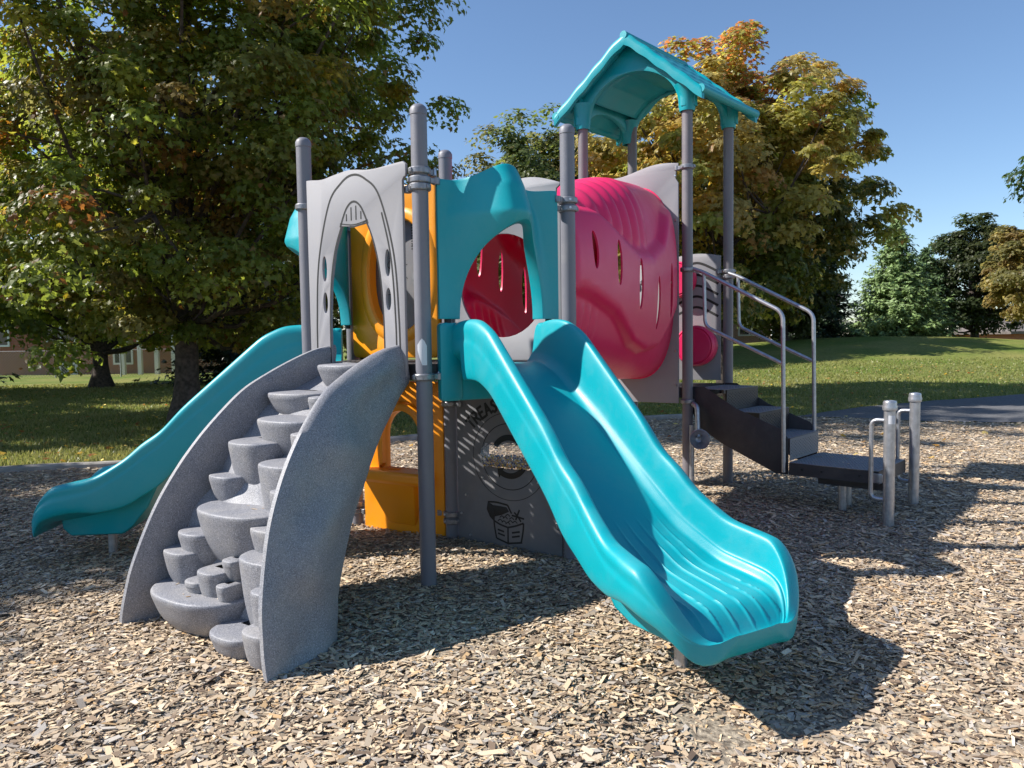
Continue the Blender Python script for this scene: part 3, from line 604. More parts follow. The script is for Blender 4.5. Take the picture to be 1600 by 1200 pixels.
# --- slide
def slide(Fr, label):
    ss = np.array([-.03, .08, .18, .28, .41, .62, .98, 1.22, 1.43, 1.65, 1.78, 1.88])
    rim = np.array([1.45, 1.475, 1.48, 1.47, 1.41, 1.225, .91, .68, .555, .515, .475, .42])
    zb = np.array([1.235, 1.235, 1.22, 1.18, 1.09, .945, .67, .49, .38, .345, .33, .325])
    hw = np.array([.285, .275, .27, .272, .275, .275, .275, .288, .325, .36, .37, .372])
    ns = 150; s = np.linspace(ss[0], ss[-1], ns)
    rim, zb, hw = [np.interp(s, ss, v) for v in (rim, zb, hw)]
    k = np.exp(-np.linspace(-2, 2, 9) ** 2); k /= k.sum()
    smo = lambda v: np.convolve(np.pad(v, 4, mode='edge'), k, 'valid')
    for _ in range(3): rim, zb, hw = smo(rim), smo(zb), smo(hw)
    rim = rim + .012 * np.exp(-((s - 1.18) / .08) ** 2) - .02 * np.exp(-((s - 1.03) / .09) ** 2)
    e = np.clip((s - 1.46) / (s[-1] - 1.46), 0, 1); hw = hw * np.maximum(1 - (e * .98) ** 4.0, .0) ** .5
    nu = 120; V = []
    for i in range(ns):
        h = rim[i] - zb[i]; w = hw[i]; low = h * (1 - sm(np.array((s[i] - 1.60) / .25)))
        # half section as (lateral fraction, height)
        sk = .17 if s[i] < .1 else .30 * (1 - .45 * sm(np.array((s[i] - 1.1) / .5)))
        ro = float(sm(np.array((s[i] - 1.08) / .35)))
        bf = .70 + .08 * ro; lat = [(q, .0) for q in np.linspace(0, bf - .08, 9)] + [(bf, .003), (.79 + .045 * ro, .035), (.845 + .03 * ro, .30 * h), (.885 + .02 * ro, .70 * h), (.94, .96 * h), (1.02, h), (1.11, .95 * h), (1.155, .82 * h), (1.15, .60 * h), (1.16, h * .5 - .02), (1.13, h - sk - .0), (1.02, h - sk - .03), (.6, -.075), (0, -.08)]
        lat = [(a, b_) for a, b_ in lat]
        half = catmull(lat, nu); loop = list(half) + [(-a, b_) for a, b_ in half[::-1][1:-1]]
        nose = float(sm(np.array((s[i] - 1.64) / .23)))
        for a, dz in loop:
            if dz > 0: dz = dz * (1 - .85 * nose)
            x = a * w; z = zb[i] + dz
            z -= .0
            if dz < .05 and s[i] > 1.14 and dz > -.03:   # grooves of the run-out
                g = 0; f = min(1, (s[i] - 1.14) / .2)
                for c in (-.21, -.13, -.045, .045, .13, .21):
                    g += math.exp(-((x - c * (.66 + .42 * (s[i] - 1.05))) / .0058) ** 2)
                z += .009 * g * f * min(1, max(0, (1.84 - s[i]) / .04))
            z -= .10 * nose ** 3
            q_ = min(1, max(0, (s[i] - 1.81) / .07)); zm = zb[i] - .05; z = zm + (z - zm) * math.sqrt(max(.02, 1 - q_ * q_))
            sv = s[i] if s[i] < 1.3 else 1.3 + (s[i] - 1.3) * 1.0
            V.append(Fr(x, float(sv), z))
    nl = 2 * nu - 2; F = grid_faces(ns, nl, True) + [tuple(range(nl))[::-1], tuple((ns - 1) * nl + j for j in range(nl))]
    o = obj('slide', mesh(V, F), M_teal, play, label, angle=50)
    # foot box under the run-out
    prf = [(1.08, .52), (1.22, .41), (1.45, .32), (1.70, .29), (1.69, .21), (1.66, .15), (1.34, .15), (1.27, .21), (1.17, .33)]; n_ = len(prf)
    V = [Fr(x * (.8 if z < .165 else 1), v, z) for x in (-.2, .2) for v, z in prf]
    obj('slide_foot', mesh(V, [tuple(range(n_))[::-1], tuple(range(n_, 2 * n_))] + [(k, (k + 1) % n_, n_ + (k + 1) % n_, n_ + k) for k in range(n_)]), M_teal, o, bevel=.015)
    obj('leg', tube([Fr(0, 1.47, -.2), Fr(0, 1.47, .2)], .028, 14), M_galv, o)
    # side flanges at the deck
    for sg in (-1, 1):
        me = slab(rrect(.262, 1.03, .395, 1.465, .025) if sg > 0 else rrect(-.395, 1.03, -.262, 1.465, .025), [], .05, Fr, .01, -.0)
        obj('flange', me, M_teal, o)
    me = slab(rrect(-.28, 1.03, .28, 1.17, .02), [], .03, Fr, .008, .0); obj('flange', me, M_teal, o)
    return o
def hood(Fr, label):
    """moulded panel with an arched opening whose upper edge swells outwards"""
    nA, nR = 121, 22; V = []; z0 = 1.485; top = 2.235
    for i in range(nA):
        a = PI * i / (nA - 1)   # 0 = right foot, pi = left foot
        ca, sa = math.cos(a), math.sin(a)
        # opening edge: parabola like arch
        ou = .28 * math.copysign(abs(ca) ** 1.05, ca); oz = z0 + .535 * abs(sa) ** 1.05
        # outer edge: rectangle with a bump in the middle
        kx = .395; 
        t = math.atan2((top - z0) , kx); 
        if a <= t: bu, bz = kx, z0 + kx * math.tan(a) if a < t else top
        elif a >= PI - t: bu, bz = -kx, z0 + kx * math.tan(PI - a)
        else: bu, bz = (top - z0) / math.tan(a), top
        bz = min(bz, top); 
        if abs(bz - top) < 1e-6: bz += .072 * math.exp(-((bu + .09) / .13) ** 2) + .008 * math.cos(bu * 16)
        lip = .27 * sa ** 1.6 + .05
        for j in range(nR):
            r = j / (nR - 1); u = ou + (bu - ou) * r; z = oz + (bz - oz) * r
            A_ = np.interp(z, [1.48, 1.6, 1.8, 2.05, 2.2, 2.33], [.05, .085, .18, .30, .265, .195]); w_ = np.interp(z, [1.48, 1.8, 2.05, 2.33], [.37, .345, .31, .215])
            v = A_ * float(sm(np.array(1.06 * (1 - abs(u + np.interp(z, [1.6, 2.3], [0, .07])) / w_))))
            if j == 0: V.append((u * .93, v - .055, z - .012 * sa))
            V.append((u, v + .012, z))
        # rolled inner lip
    W = [Fr(*p) for p in V]
    o = obj('slide_hood', mesh(W, grid_faces(nA, nR + 1)), M_teal, play, label, angle=0)
    so_ = o.modifiers.new('s', 'SOLIDIFY'); so_.thickness = .022; so_.offset = 0
    bv = o.modifiers.new('b', 'BEVEL'); bv.width = .006; bv.segments = 2; bv.limit_method = 'ANGLE'
    for sg in (-1, 1): obj('spacer', tube([Fr(sg * .335, 0, 1.46), Fr(sg * .335, 0, 1.5)], .02, 10), M_black, o)
    return o
slide(FBD, 'teal front slide with wide ribbed run-out facing the camera'); hood(FBD, 'teal arched hood over the front slide')
FS = Frame(pI, pA); FS.n = np.array([-.9933, -.1155]); FS.u = np.array([.1155, -.9933])
slide(FS, 'teal slide running out to the left, seen from its side'); hood(FIA, 'teal arched hood over the left slide')
# --- arch panel between A and B
def sheet_part(name, outer, holes, Fr, mt, parent=None, thick=.019, off=0, label=None, bevel=.003):
    return obj(name, slab(outer, holes, thick, Fr, bevel, off), mt, parent or play, label)
def wavetop(x0, x1, z, f): return [(x, z + f(x)) for x in np.linspace(x1, x0, 26)]
AO = .035
wv = lambda x: .0 + .012 * math.exp(-((x + .03) / .1) ** 2) - .010 * math.exp(-((x - .17) / .13) ** 2) - .012 * math.exp(-((x + .27) / .08) ** 2)
outer = [(-.405, 1.14), (.385, 1.14), (.385, 2.235), (.395, 2.25), (.41, 2.255), (.412, 2.27), (.412, 2.32)] + [(x, 2.335 + float(wv(x))) for x in np.linspace(.39, -.405, 30)]
op = [(.225, 1.243), (.222, 1.5), (.205, 1.72), (.165, 1.9), (.105, 2.035)] + [(.105 - .21 * k / 6, 2.035 - .012 + .012 * abs(k - 3) / 3) for k in range(1, 6)] + [(-.105, 2.035), (-.165, 1.9), (-.205, 1.72), (-.222, 1.5), (-.225, 1.243)]
holes = [op] + [ell(sx * .262, zc, .02, hh, 16) for sx in (-1, 1) for zc, hh in ((1.80, .075), (1.60, .062))]
ap = sheet_part('arch_panel', outer, holes, FAB, M_panel, off=AO, label='light grey arched entry panel above the climber')
def line(pts, r, Fr, off, parent, mt=M_black, name='groove', flat=.0015):
    """engraved black line, as a thin ribbon 1 mm proud"""
    P = catmull(pts, max(24, len(pts) * 8)); T = np.gradient(P, axis=0); T /= np.linalg.norm(T, axis=1)[:, None] + 1e-9; Nn = np.stack([-T[:, 1], T[:, 0]], 1)
    V = [Fr(*q) for p, n_ in zip(P, Nn) for q in ((p[0] + n_[0] * r, off, p[1] + n_[1] * r), (p[0] - n_[0] * r, off, p[1] - n_[1] * r))]
    return V, grid_faces(len(P), 2)
def lines(lst, Fr, off, parent, name='groove', mt=M_black):
    b = MB()
    for pts, r in lst: b.add(*line(pts, r, Fr, off, parent))
    return obj(name, b.me(), mt, parent, recalc=False, smooth=False)
f_ = AO + .0105
arc = [(-.345, 1.16), (-.34, 1.5), (-.31, 1.85), (-.21, 2.17), (-.1, 2.28), (0, 2.315), (.1, 2.28), (.21, 2.17), (.31, 1.85), (.34, 1.5), (.345, 1.16)]
arc2 = [(x * 1.0 + (.012 if x > 0 else -.0), z) for x, z in arc]
vent = [(-.115, 2.03), (-.06, 2.13), (0, 2.165), (.06, 2.13), (.115, 2.03)]
lines([(arc, .006), ([(.318, 1.16), (.314, 1.5), (.288, 1.83), (.225, 2.08)], .0055), (vent, .006), ([(-.115, 2.05), (0, 2.035), (.115, 2.05)], .003)] + [([(x, 2.06), (x, 2.06 + h / 2), (x, 2.06 + h)], .0045) for x, h in ((-.06, .04), (-.02, .075), (.02, .08), (.06, .045))], FAB, f_, ap)
lines([(op[:9], .005), ([(-x, z) for x, z in op[:5]], .005)], FAB, f_, ap, 'edge_line')
# --- climber
CV = [(1.255, -.06), (1.25, .05), (1.235, .15), (1.2, .3), (1.105, .54), (1.0, .72), (.885, .87), (.76, 1.0), (.62, 1.12), (.47, 1.2), (.31, 1.27), (.15, 1.325), (0.0, 1.35)]
BV = [(.79, -.06), (.785, .03), (.76, .12), (.73, .22), (.62, .43), (.545, .55), (.475, .64), (.38, .77), (.29, .88), (.20, .97), (.11, 1.06), (.06, 1.1), (.02, 1.13)]
def climber():
    nb = 60; cf = catmull(CV, nb); cb = catmull(BV, nb)
    azf = lambda z: float(np.interp(z, [c[1] for c in CV], [c[0] for c in CV]))
    # riser sheet behind the pods
    us = np.linspace(0, 1, 30); V = []
    ci = catmull(CV, 50)
    def uL(z): return -.40 + .15 * z / 1.3
    def uR(z): return .70 - .40 * z / 1.3
    for i, (v, z) in enumerate(ci):
        for t in us:
            u = uL(z) + (uR(z) - uL(z)) * t
            dd = .24 + .02 * math.sin(u * 17 + z * 9) + .015 * math.sin(z * 23 + u * 5)
            V.append(FAB(u, max(v - dd, -.01), z * (1 - 0) - .10 * max(0, z - .3)))
    root = obj('climber', mesh(V, grid_faces(50, 30)), M_speck, play, 'speckled blue-grey moulded climber with rounded foot pods', angle=0)
    sd = root.modifiers.new('s', 'SOLIDIFY'); sd.thickness = .03
    for side, ub, ut, ubb in ((-1, -.42, -.25, -.30), (1, .735, .325, .62)):
        V = []; nk = 16
        for i in range(nb):
            f, b_ = cf[i], cb[i]
            for k in range(nk * 2):
                outer = k < nk; t = (k if outer else 2 * nk - 1 - k) / (nk - 1)
                v = f[0] + (b_[0] - f[0]) * t; z = f[1] + (b_[1] - f[1]) * t
                base = ub + (ut - ub) * min(max(z, 0) / 1.3, 1) + (ubb - ub) * t * (1 - min(max(z, 0) / 1.3, 1))
                edge = min(1, 6 * t, 6 * (1 - t)) if 0 < t < 1 else 0
                th = .012 + .014 * edge ** .5
                em = .025 * (1 + math.sin(v * 9 + z * 3 + math.sin(z * 11) * 1.5)) * math.sin(t * PI) ** 1.5 if outer else 0
                V.append(FAB(base + side * (th if outer else -th) + side * em, v, z))
        n2 = nk * 2; F = grid_faces(nb, n2, True) + [tuple(range(n2))[::-1], tuple((nb - 1) * n2 + j for j in range(n2))]
        obj('side_rail', mesh(V, F), M_speck, root, angle=60)
    pods = [(.10, .185, 1.245, .15, .02, .36), (-.07, .20, 1.10, .15, .10, .3), (.13, .225, .985, .22, .02, .40), (.285, .05, 1.095, .10, .03, .25), (-.01, .16, .875, .26, .03, .38), (.375, .075, .935, .17, .03, .3),
            (.33, .165, .80, .36, .02, .40), (-.13, .12, .705, .16, .11, .3), (.46, .075, .70, .24, .03, .3), (.095, .28, .575, .29, .02, .42), (.395, .13, .53, .18, .08, .3),
            (-.14, .12, .45, .16, .07, .3), (-.20, .12, .36, .19, .06, .3), (.105, .085, .315, .16, .06, .28), (.0, .065, .255, .08, .07, .26), (.20, .05, .37, .10, .10, .25), (.225, .04, .27, .10, .08, .2), (.455, .165, .42, .43, .03, .42),
            (.565, .07, .315, .22, .02, .28), (-.02, .31, .20, .25, -.02, .46), (.60, .10, .165, .22, -.005, .36), (.385, .145, .11, .16, .0, .38)]
    for (u0, a, zt, h, setb, dep) in pods:
        h = min(h * 1.18, zt + .05); a *= 1.06
        fr = azf(zt) - setb; n = 28; V = []
        lev = [(0.0, .0), (0.0, .955), (-.004, .985), (-.012, 1.0), (-.03, .995), (-.25 * h, .95), (-.45 * h, .89), (-.65 * h, .78), (-.82 * h, .62), (-.94 * h, .40), (-h, .15), (-h, 0)]
        c_v = fr - min(a * 1.0, dep * .62); dpth = fr - c_v
        for dz, sc in lev:
            for k in range(n):
                t = 2 * PI * k / n; c, s = math.cos(t), math.sin(t); p = 2.5
                x = math.copysign(abs(c) ** (2 / p), c); y = math.copysign(abs(s) ** (2 / p), s)
                slope = .75 if h > .15 else .5
                # front half tapers, back half runs into the riser
                uu = u0 + a * x * (.35 + .65 * sc if sc < .95 else sc); vv = c_v + (dpth * y * sc if y > 0 else (dep - dpth) * y * min(1, sc + .3 if sc < .95 else sc))
                z_ = max(zt + dz, 0); f_a = azf(z_); t_b = min(1, max(0, (f_a - vv) / (f_a - float(np.interp(z_, [c[1] for c in BV], [c[0] for c in BV])) + 1e-6))); lim = (.735 - .315 * z_) * (1 - t_b) + (.62 - .23 * z_) * t_b - .012; uu = min(uu, lim); uu = max(uu, -.40 + .12 * max(zt + dz, 0))
                V.append(FAB(uu, vv, zt + dz + (.004 if sc < .9 and dz == 0 else 0)))
        obj('step', mesh(V, grid_faces(len(lev), n, True)), M_speck, root, angle=0, sub=1)
climber()
# --- gray tunnel panels
hole = ell(-.02, 1.71, .325, .33, 40)
outer = [(-.41, 1.14), (.41, 1.14), (.41, 2.2), (.38, 2.23), (.385, 2.28), (.41, 2.3)] + [(x, 2.32 + .05 * math.sin(x * 7 + .4)) for x in np.linspace(.41, -.41, 24)]
tp = sheet_part('tunnel_panel', outer, [hole], FCD, M_panel, label='light grey panel with a round hole into the tunnel')
def bolts(pts, Fr, off, parent, r=.013, sgn=1):
    for u, z in pts: obj('bolt', tube([Fr(u, off, z), Fr(u, off + .009 * sgn, z)], [r, r * .6], 10), M_bolt, parent)
bolts([(-.02 + .375 * math.cos(a), 1.71 + .375 * math.sin(a)) for a in np.arange(.5, 6.7, PI / 4)], FCD, -.0095, tp, sgn=-1)
outer = [(-.41, .80), (.41, .80), (.41, 2.66), (.385, 2.7), (.39, 2.76), (.41, 2.78)] + [(x, 2.83 - .05 * sm(np.array((.35 - x) / .5)) + .015 * math.sin(x * 9)) for x in np.linspace(.41, -.41, 24)]
outer = [(float(a), float(b_)) for a, b_ in outer]
tp2 = sheet_part('tunnel_panel', outer, [ell(0, 1.75, .28, .6, 40, power=2.4)], FGE, M_panel, label='tall light grey panel beside the roofed tower')
bolts([(.385, z) for z in (2.72, 2.35, 2.0, 1.6, 1.25, .95)], FGE, .0095, tp2, .011)
# --- pink tunnel
def tunnel():
    a0 = np.array(FCD.M); a1 = np.array(FGE.M); nt_, na = 120, 180
    dirv = (a1 - a0); L_ = np.linalg.norm(dirv); dirv /= L_; sd0 = np.array([dirv[1], -dirv[0]])
    tt = [0, .12, .35, .6, .85, 1]; HH = [.47, .52, .66, .76, .80, .80]; HW = [.37, .385, .42, .43, .40, .355]; CZ = [1.745, 1.755, 1.80, 1.83, 1.83, 1.83]
    t = np.linspace(0.012, .99, nt_); hh, hw, cz = [np.interp(t, tt, q) for q in (HH, HW, CZ)]
    k = np.hanning(21); k /= k.sum()
    hh, hw, cz = [np.convolve(np.pad(q, 10, mode='edge'), k, 'valid') for q in (hh, hw, cz)]
    V = []; z1t = ([0, .1, .18, .33, .5, .62, .75, .86, 1], [1.62, 1.68, 1.65, 1.55, 1.34, 1.28, 1.30, 1.5, 1.7]); z2t = ([0, .12, .25, .38, .5, .62, .75, .86, 1], [2.16, 2.2, 2.2, 2.06, 1.98, 1.99, 2.1, 2.35, 2.5])
    for i in range(nt_):
        q0 = a0 + dirv * L_ * t[i]; s0 = FCD.u * (1 - t[i]) + FGE.u * t[i]; s0 = s0 / np.linalg.norm(s0)
        for j in range(na):
            a = 2 * PI * j / na; c, s = math.cos(a), math.sin(a); p = 2.7
            x = math.copysign(abs(c) ** (2 / p), c); z = math.copysign(abs(s) ** (2 / p), s)
            zz = cz[i] + hh[i] * z; w = hw[i] * x; r = 0
            side = sm(np.array((abs(c) - .25) / .4)); fade = min(1, t[i] / .08, (1 - t[i]) / .08)
            zz1 = np.interp(t[i], *z1t); zz2 = np.interp(t[i], *z2t)
            r += .065 * float(sm(np.array((zz - zz1) / .075 + .5)) * sm(np.array((zz2 - zz) / .09 + .5))) * float(side) * fade
            rib = float(sm(np.array((zz - zz2 - .02) / .08))) * float(sm(np.array((.68 - t[i]) / .15))) * fade
            r += .017 * rib * math.sin(t[i] * 2 * PI * 15)
            rib2 = float(sm(np.array((zz1 - .05 - zz) / .05))) * float(sm(np.array((.30 - t[i]) / .1))) * float(sm(np.array((zz - 1.3) / .1)))
            r += .008 * rib2 * math.sin(t[i] * 2 * PI * 22)
            r += -.03 * float(sm(np.array((.30 - abs(s)) / .2))) * 0
            n_ = np.array([c * hh[i], s * hw[i]]); n_ = n_ / (np.linalg.norm(n_) + 1e-9)
            w += r * n_[0]; zz += r * n_[1] * .6
            P = q0 + s0 * w
            V.append((P[0], P[1], zz))
    o = obj('tunnel', mesh(V, grid_faces(nt_, na, True)), M_pink, play, 'bulging pink crawl tunnel with slit openings', angle=0)
    so_ = o.modifiers.new('s', 'SOLIDIFY'); so_.thickness = .014; so_.offset = 1
    # slits
    b = MB()
    for tq, zq, hq in ((.178, 1.94, .125), (.33, 1.88, .155), (.50, 1.755, .185), (.675, 1.63, .205), (.83, 1.74, .22)):
        q0 = a0 + dirv * L_ * tq; s0 = FCD.u * (1 - tq) + FGE.u * tq; s0 /= np.linalg.norm(s0); pd = dirv; n = 24
        for sg in (1, -1):
            ring = [(pd * .036 * math.cos(2 * PI * k / n), hq * math.sin(2 * PI * k / n)) for k in range(n)]
            V = [(q0[0] + s0[0] * w + p_[0], q0[1] + s0[1] * w + p_[1], zq + z_) for w in (sg * .25, sg * .6) for p_, z_ in ring]
            F = [(k, (k + 1) % n, n + (k + 1) % n, n + k) for k in range(n)] + [tuple(range(n))[::-1], tuple(range(n, 2 * n))]
            b.add(V, F)
    cut = obj('cut', b.me(), M_pink, None); bo = o.modifiers.new('b', 'BOOLEAN'); bo.object = cut; bo.solver = 'EXACT'; bo.operation = 'DIFFERENCE'
    bakemods(o); bpy.data.objects.remove(cut)
    if len(o.data.materials) == 0: o.data.materials.append(M_pink)
    o.data.polygons.foreach_set('use_smooth', [True] * len(o.data.polygons)); o.data.set_sharp_from_angle(angle=R(50))
    # end flanges
    for Fr, HWf, HHf, czf, off in ((FGE, .375, .83, 1.83, .014), (FCD, .40, .53, 1.745, -.014)):
        hl = ell(0, czf, HWf - .055, HHf - .06, 60, power=2.7) if Fr is FGE else hole
        me = slab(ell(0, czf, HWf, HHf, 60, power=2.7), [hl], .012, Fr, .003, off); fl = obj('flange', me, M_pink, o)
        bolts([(p_[0] * .94, czf + (p_[1] - czf) * .965) for p_ in ell(0, czf, HWf, HHf, 12, power=2.7)], Fr, off + (.006 if off > 0 else -.006), fl, .011, 1 if off > 0 else -1)
tunnel()
# --- yellow panels on I-C
def yellow():
    Fr = FIC; G = Frame(pI, pC); G.n = -FIC.n   # v towards the camera
    G.n = np.array([-abs(FIC.n[0]), -abs(FIC.n[1])])
    outer = rrect(-.385, 1.25, .385, 2.43, .04); hole = ell(.05, 1.82, .26, .385, 40, power=2.3)
    o = obj('yellow_panel', slab(outer, [hole], .07, G, .012, .02), M_yel, play, 'yellow upper panel with big oval window')
    # flared moulding round the window
    n = 60; V = []
    for q, (gr, off) in enumerate(((.0, -.012), (.0, .055), (.012, .07), (.04, .075), (.07, .066), (.085, .052))):
        V += [G(.05 + x, off, 1.82 + z) for x, z in ell(0, 0, .258 + gr, .383 + gr, n, power=2.3)]
    obj('window_moulding', mesh(V, grid_faces(6, n, True)), M_yel, o)
    bp_ = obj('activity_panel', slab(rrect(-.26, 1.3, .36, 2.35, .03), [ell(.24, 1.56, .05, .07, 20)], .012, G, .002, -.022), M_panel_d, o, 'grey activity panel with engraved figures')
    off = -.0155
    fig = [([(-.08, 1.95), (-.02, 2.0), (.0, 1.93), (.04, 1.97), (.03, 1.9), (.08, 1.9)], .003), ([(-.1, 1.8), (-.05, 1.84), (0, 1.8), (.03, 1.84), (.08, 1.8)], .003),
           ([(-.1, 1.7), (-.02, 1.68), (-.04, 1.64), (.03, 1.62)], .003), ([(.12, 2.02 + 0 * 1), (.16, 2.05), (.2, 2.02)], .003), ([(-.06, 1.95), (-.1, 1.9), (-.05, 1.86), (-.09, 1.83)], .003)]
    lines(fig, G, off, bp_)
    obj('mesh_disc', slab(ell(.20, 1.80, .075, .075, 24), [], .008, G, .002, -.012), M_cast, bp_)
    b = MB()
    for k in range(12): b.box((.12, -.0158, 2.0 + k * .018), (.22, -.0145, 2.006 + k * .018), G)
    obj('ridged_strip', b.me(), M_black, bp_, smooth=False)
    # lower store front
    outer = [(-.34, -.03), (.395, -.03), (.395, 1.02), (.36, 1.085), (-.28, 1.085), (-.34, 1.0)]
    op = [(-.12, .465), (.215, .465), (.215, .70)] + ell(.0475, .70, .1675, .18, 14, 0, PI)[1:-1] + [(-.12, .70)]
    o2 = obj('yellow_panel', slab(outer, [op], .06, G, .012, .0), M_yel, play, 'yellow lower store front panel with arched window and counter')
    n = 24; arc_ = [(.215, .5), (.215, .6), (.215, .7)] + ell(.0475, .70, .1675, .18, n, 0, PI)[1:-1] + [(-.12, .7), (-.12, .6), (-.12, .5)]
    V = []
    for gr, offv in ((0, .03), (0, .065), (.025, .07), (.05, .062), (.065, .03)):
        for x, z in arc_:
            dx, dz = x - .0475, z - .62; l = math.hypot(dx, dz); V.append(G(x + dx / l * gr, offv, z + dz / l * gr))
    obj('window_moulding', mesh(V, grid_faces(5, len(arc_))), M_yel, o2, recalc=False)
    def prism(x0, x1, prof): # prof in (v,z)
        V = [G(x, v, z) for x in (x0, x1) for v, z in prof]; n_ = len(prof)
        return mesh(V, [tuple(range(n_))[::-1], tuple(range(n_, 2 * n_))] + [(k, (k + 1) % n_, n_ + (k + 1) % n_, n_ + k) for k in range(n_)])
    obj('counter', prism(-.33, .30, [(-.03, .465), (.16, .465), (.175, .45), (.175, .40), (.15, .375), (-.03, .375)]), M_yel, o2, bevel=.008)
    V = [G(-.22, .145, .38), G(.22, .145, .38), G(.22, .02, .38), G(-.22, .02, .38), G(-.10, .035, .07), G(.14, .035, .07), G(.14, .02, .07), G(-.10, .02, .07)]
    obj('counter_bracket', mesh(V, [(0, 1, 2, 3), (7, 6, 5, 4), (0, 4, 5, 1), (1, 5, 6, 2), (2, 6, 7, 3), (3, 7, 4, 0)]), M_yel, o2, bevel=.015)
    b = MB()
    for k in range(7): b.tube([G(-.10 + k * .022, .10, .466), G(-.095 + k * .022, .06, .471)], .005, 6)
    obj('counter_ribs', b.me(), M_yel, o2)
yellow()
# --- treasure panel between C and D, below the deck
outer = [(-.40, .0), (.40, .0), (.40, 1.13), (-.40, 1.13)]; TC = (.02, .59)
win = rrect(TC[0] - .17, .53, TC[0] + .17, .70, .04)
TO = .0
FCV = Frame(pC, pD); FCV.n = -FCD.n if FCD.n[1] > 0 else FCD.n
tr = sheet_part('activity_panel', outer, [win], FCV, M_panel_d, off=TO, label='slate activity panel with treasure chest picture below the deck')
off = TO + .0105
ringp = lambda r, a0=0, a1=2 * PI, n=40: [(TC[0] + r * math.cos(a0 + (a1 - a0) * k / n), TC[1] + .02 + r * math.sin(a0 + (a1 - a0) * k / n)) for k in range(n + 1)]
chest = [[(-.11, .36), (-.105, .25), (-.09, .135)], [(-.09, .135), (.0, .10), (.0, .10)], [(.0, .10), (.10, .125), (.10, .125)], [(.10, .125), (.115, .23), (.12, .31)], [(-.11, .30), (-.06, .27), (.0, .25)], [(.0, .25), (.06, .275), (.12, .31)], [(.0, .25), (.0, .17), (.0, .10)],
         [(-.08, .22), (-.055, .212), (-.03, .205)], [(-.078, .185), (-.05, .175), (-.025, .168)], [(.03, .205), (.06, .215), (.09, .225)], [(.03, .165), (.06, .175), (.09, .185)],
         [(-.155, .47), (-.09, .475), (.0, .46)], [(.0, .46), (.015, .42), (.03, .385)], [(-.11, .30), (-.13, .39), (-.13, .45)], [(.06, .33), (.075, .38), (.09, .43)], [(.03, .37), (.08, .36), (.125, .35)], [(.05, .40), (.08, .36), (.10, .32)]]
gold = [[(x - .018, z), (x, z + .018), (x + .018, z)] for x, z in ((-.06, .30), (-.02, .33), (-.03, .29), (.02, .30), (.03, .33), (-.045, .335), (.0, .355), (.055, .30), (.0, .28))]
cz3 = lambda L: [(x, .04 + (z - .10) * .70) for x, z in L]
lines([(cz3(c), .006) for c in chest] + [(cz3(g), .0035) for g in gold] + [(ringp(.215), .003), (ringp(.285), .002)], FCV, off, tr)
lid = [(-.155, .47), (-.165, .40), (-.14, .33), (-.11, .295), (-.10, .34), (-.12, .45)]
for nm, poly in (('chest_lid', lid), ('chest_inside', [(-.12, .445), (-.10, .34), (-.05, .36), (.01, .40), (-.01, .44)])):
    obj(nm, slab(cz3(poly), [], .002, FCV, .0002, off), M_black, tr)
def arrow(r, a0, a1, name='arrow'):
    n = 14; w = .019; q = [(TC[0] + (r + w) * math.cos(t), TC[1] + .02 + (r + w) * math.sin(t)) for t in np.linspace(a0, a1, n)]
    te = a1 + (.33 if a1 > a0 else -.33); hd = [(TC[0] + (r + w * 2.1) * math.cos(a1), TC[1] + .02 + (r + w * 2.1) * math.sin(a1)), (TC[0] + r * math.cos(te), TC[1] + .02 + r * math.sin(te)), (TC[0] + (r - w * 2.1) * math.cos(a1), TC[1] + .02 + (r - w * 2.1) * math.sin(a1))]
    q2 = [(TC[0] + (r - w) * math.cos(t), TC[1] + .02 + (r - w) * math.sin(t)) for t in np.linspace(a1, a0, n)]
    obj(name, slab(q + hd + q2, [], .002, FCV, .0002, off), M_black, tr)
arrow(.125, R(150), R(60)); arrow(.125, R(-30), R(-120))
GL = {'T': [[(-.4, 1), (.4, 1)], [(0, 1), (0, 0)]], 'R': [[(-.35, 0), (-.35, 1), (.15, 1), (.35, .8), (.15, .52), (-.35, .5)], [(-.05, .5), (.4, 0)]],
      'E': [[(.38, 1), (-.32, 1), (-.32, 0), (.4, 0)], [(-.32, .52), (.25, .52)]], 'A': [[(-.42, 0), (0, 1), (.42, 0)], [(-.26, .35), (.26, .35)]],
      'S': [[(.35, .85), (.1, 1), (-.25, .9), (-.28, .68), (.05, .52), (.33, .35), (.25, .1), (-.05, 0), (-.38, .12)]], 'U': [[(-.36, 1), (-.36, .3), (-.15, .02), (.15, .02), (.36, .3), (.36, 1)]]}
for k, ch in enumerate('TREASURE'):
    a = R(139 - k * 8.0); rr_ = .36; cx, cz_ = TC[0] + rr_ * math.cos(a), TC[1] - .035 + rr_ * math.sin(a); ro = a - PI / 2; b = MB()
    for st_ in GL[ch]:
        P = np.array([(cx + x * .05 * math.cos(ro) - z * .075 * math.sin(ro), cz_ + x * .05 * math.sin(ro) + z * .075 * math.cos(ro)) for x, z in st_])
        for p0, p1 in zip(P, P[1:]):
            d_ = (p1 - p0) / np.linalg.norm(p1 - p0); n_ = np.array([-d_[1], d_[0]]) * .0085; p0 = p0 - d_ * .005; p1 = p1 + d_ * .005
            q = [p0 + n_, p1 + n_, p1 - n_, p0 - n_]; k0 = len(b.F) * .00004
            b.add([FCV(x, off + k0, z) for x, z in q], [(0, 1, 2, 3)])
    obj('letter', b.me(), M_black, tr, smooth=False, recalc=False)
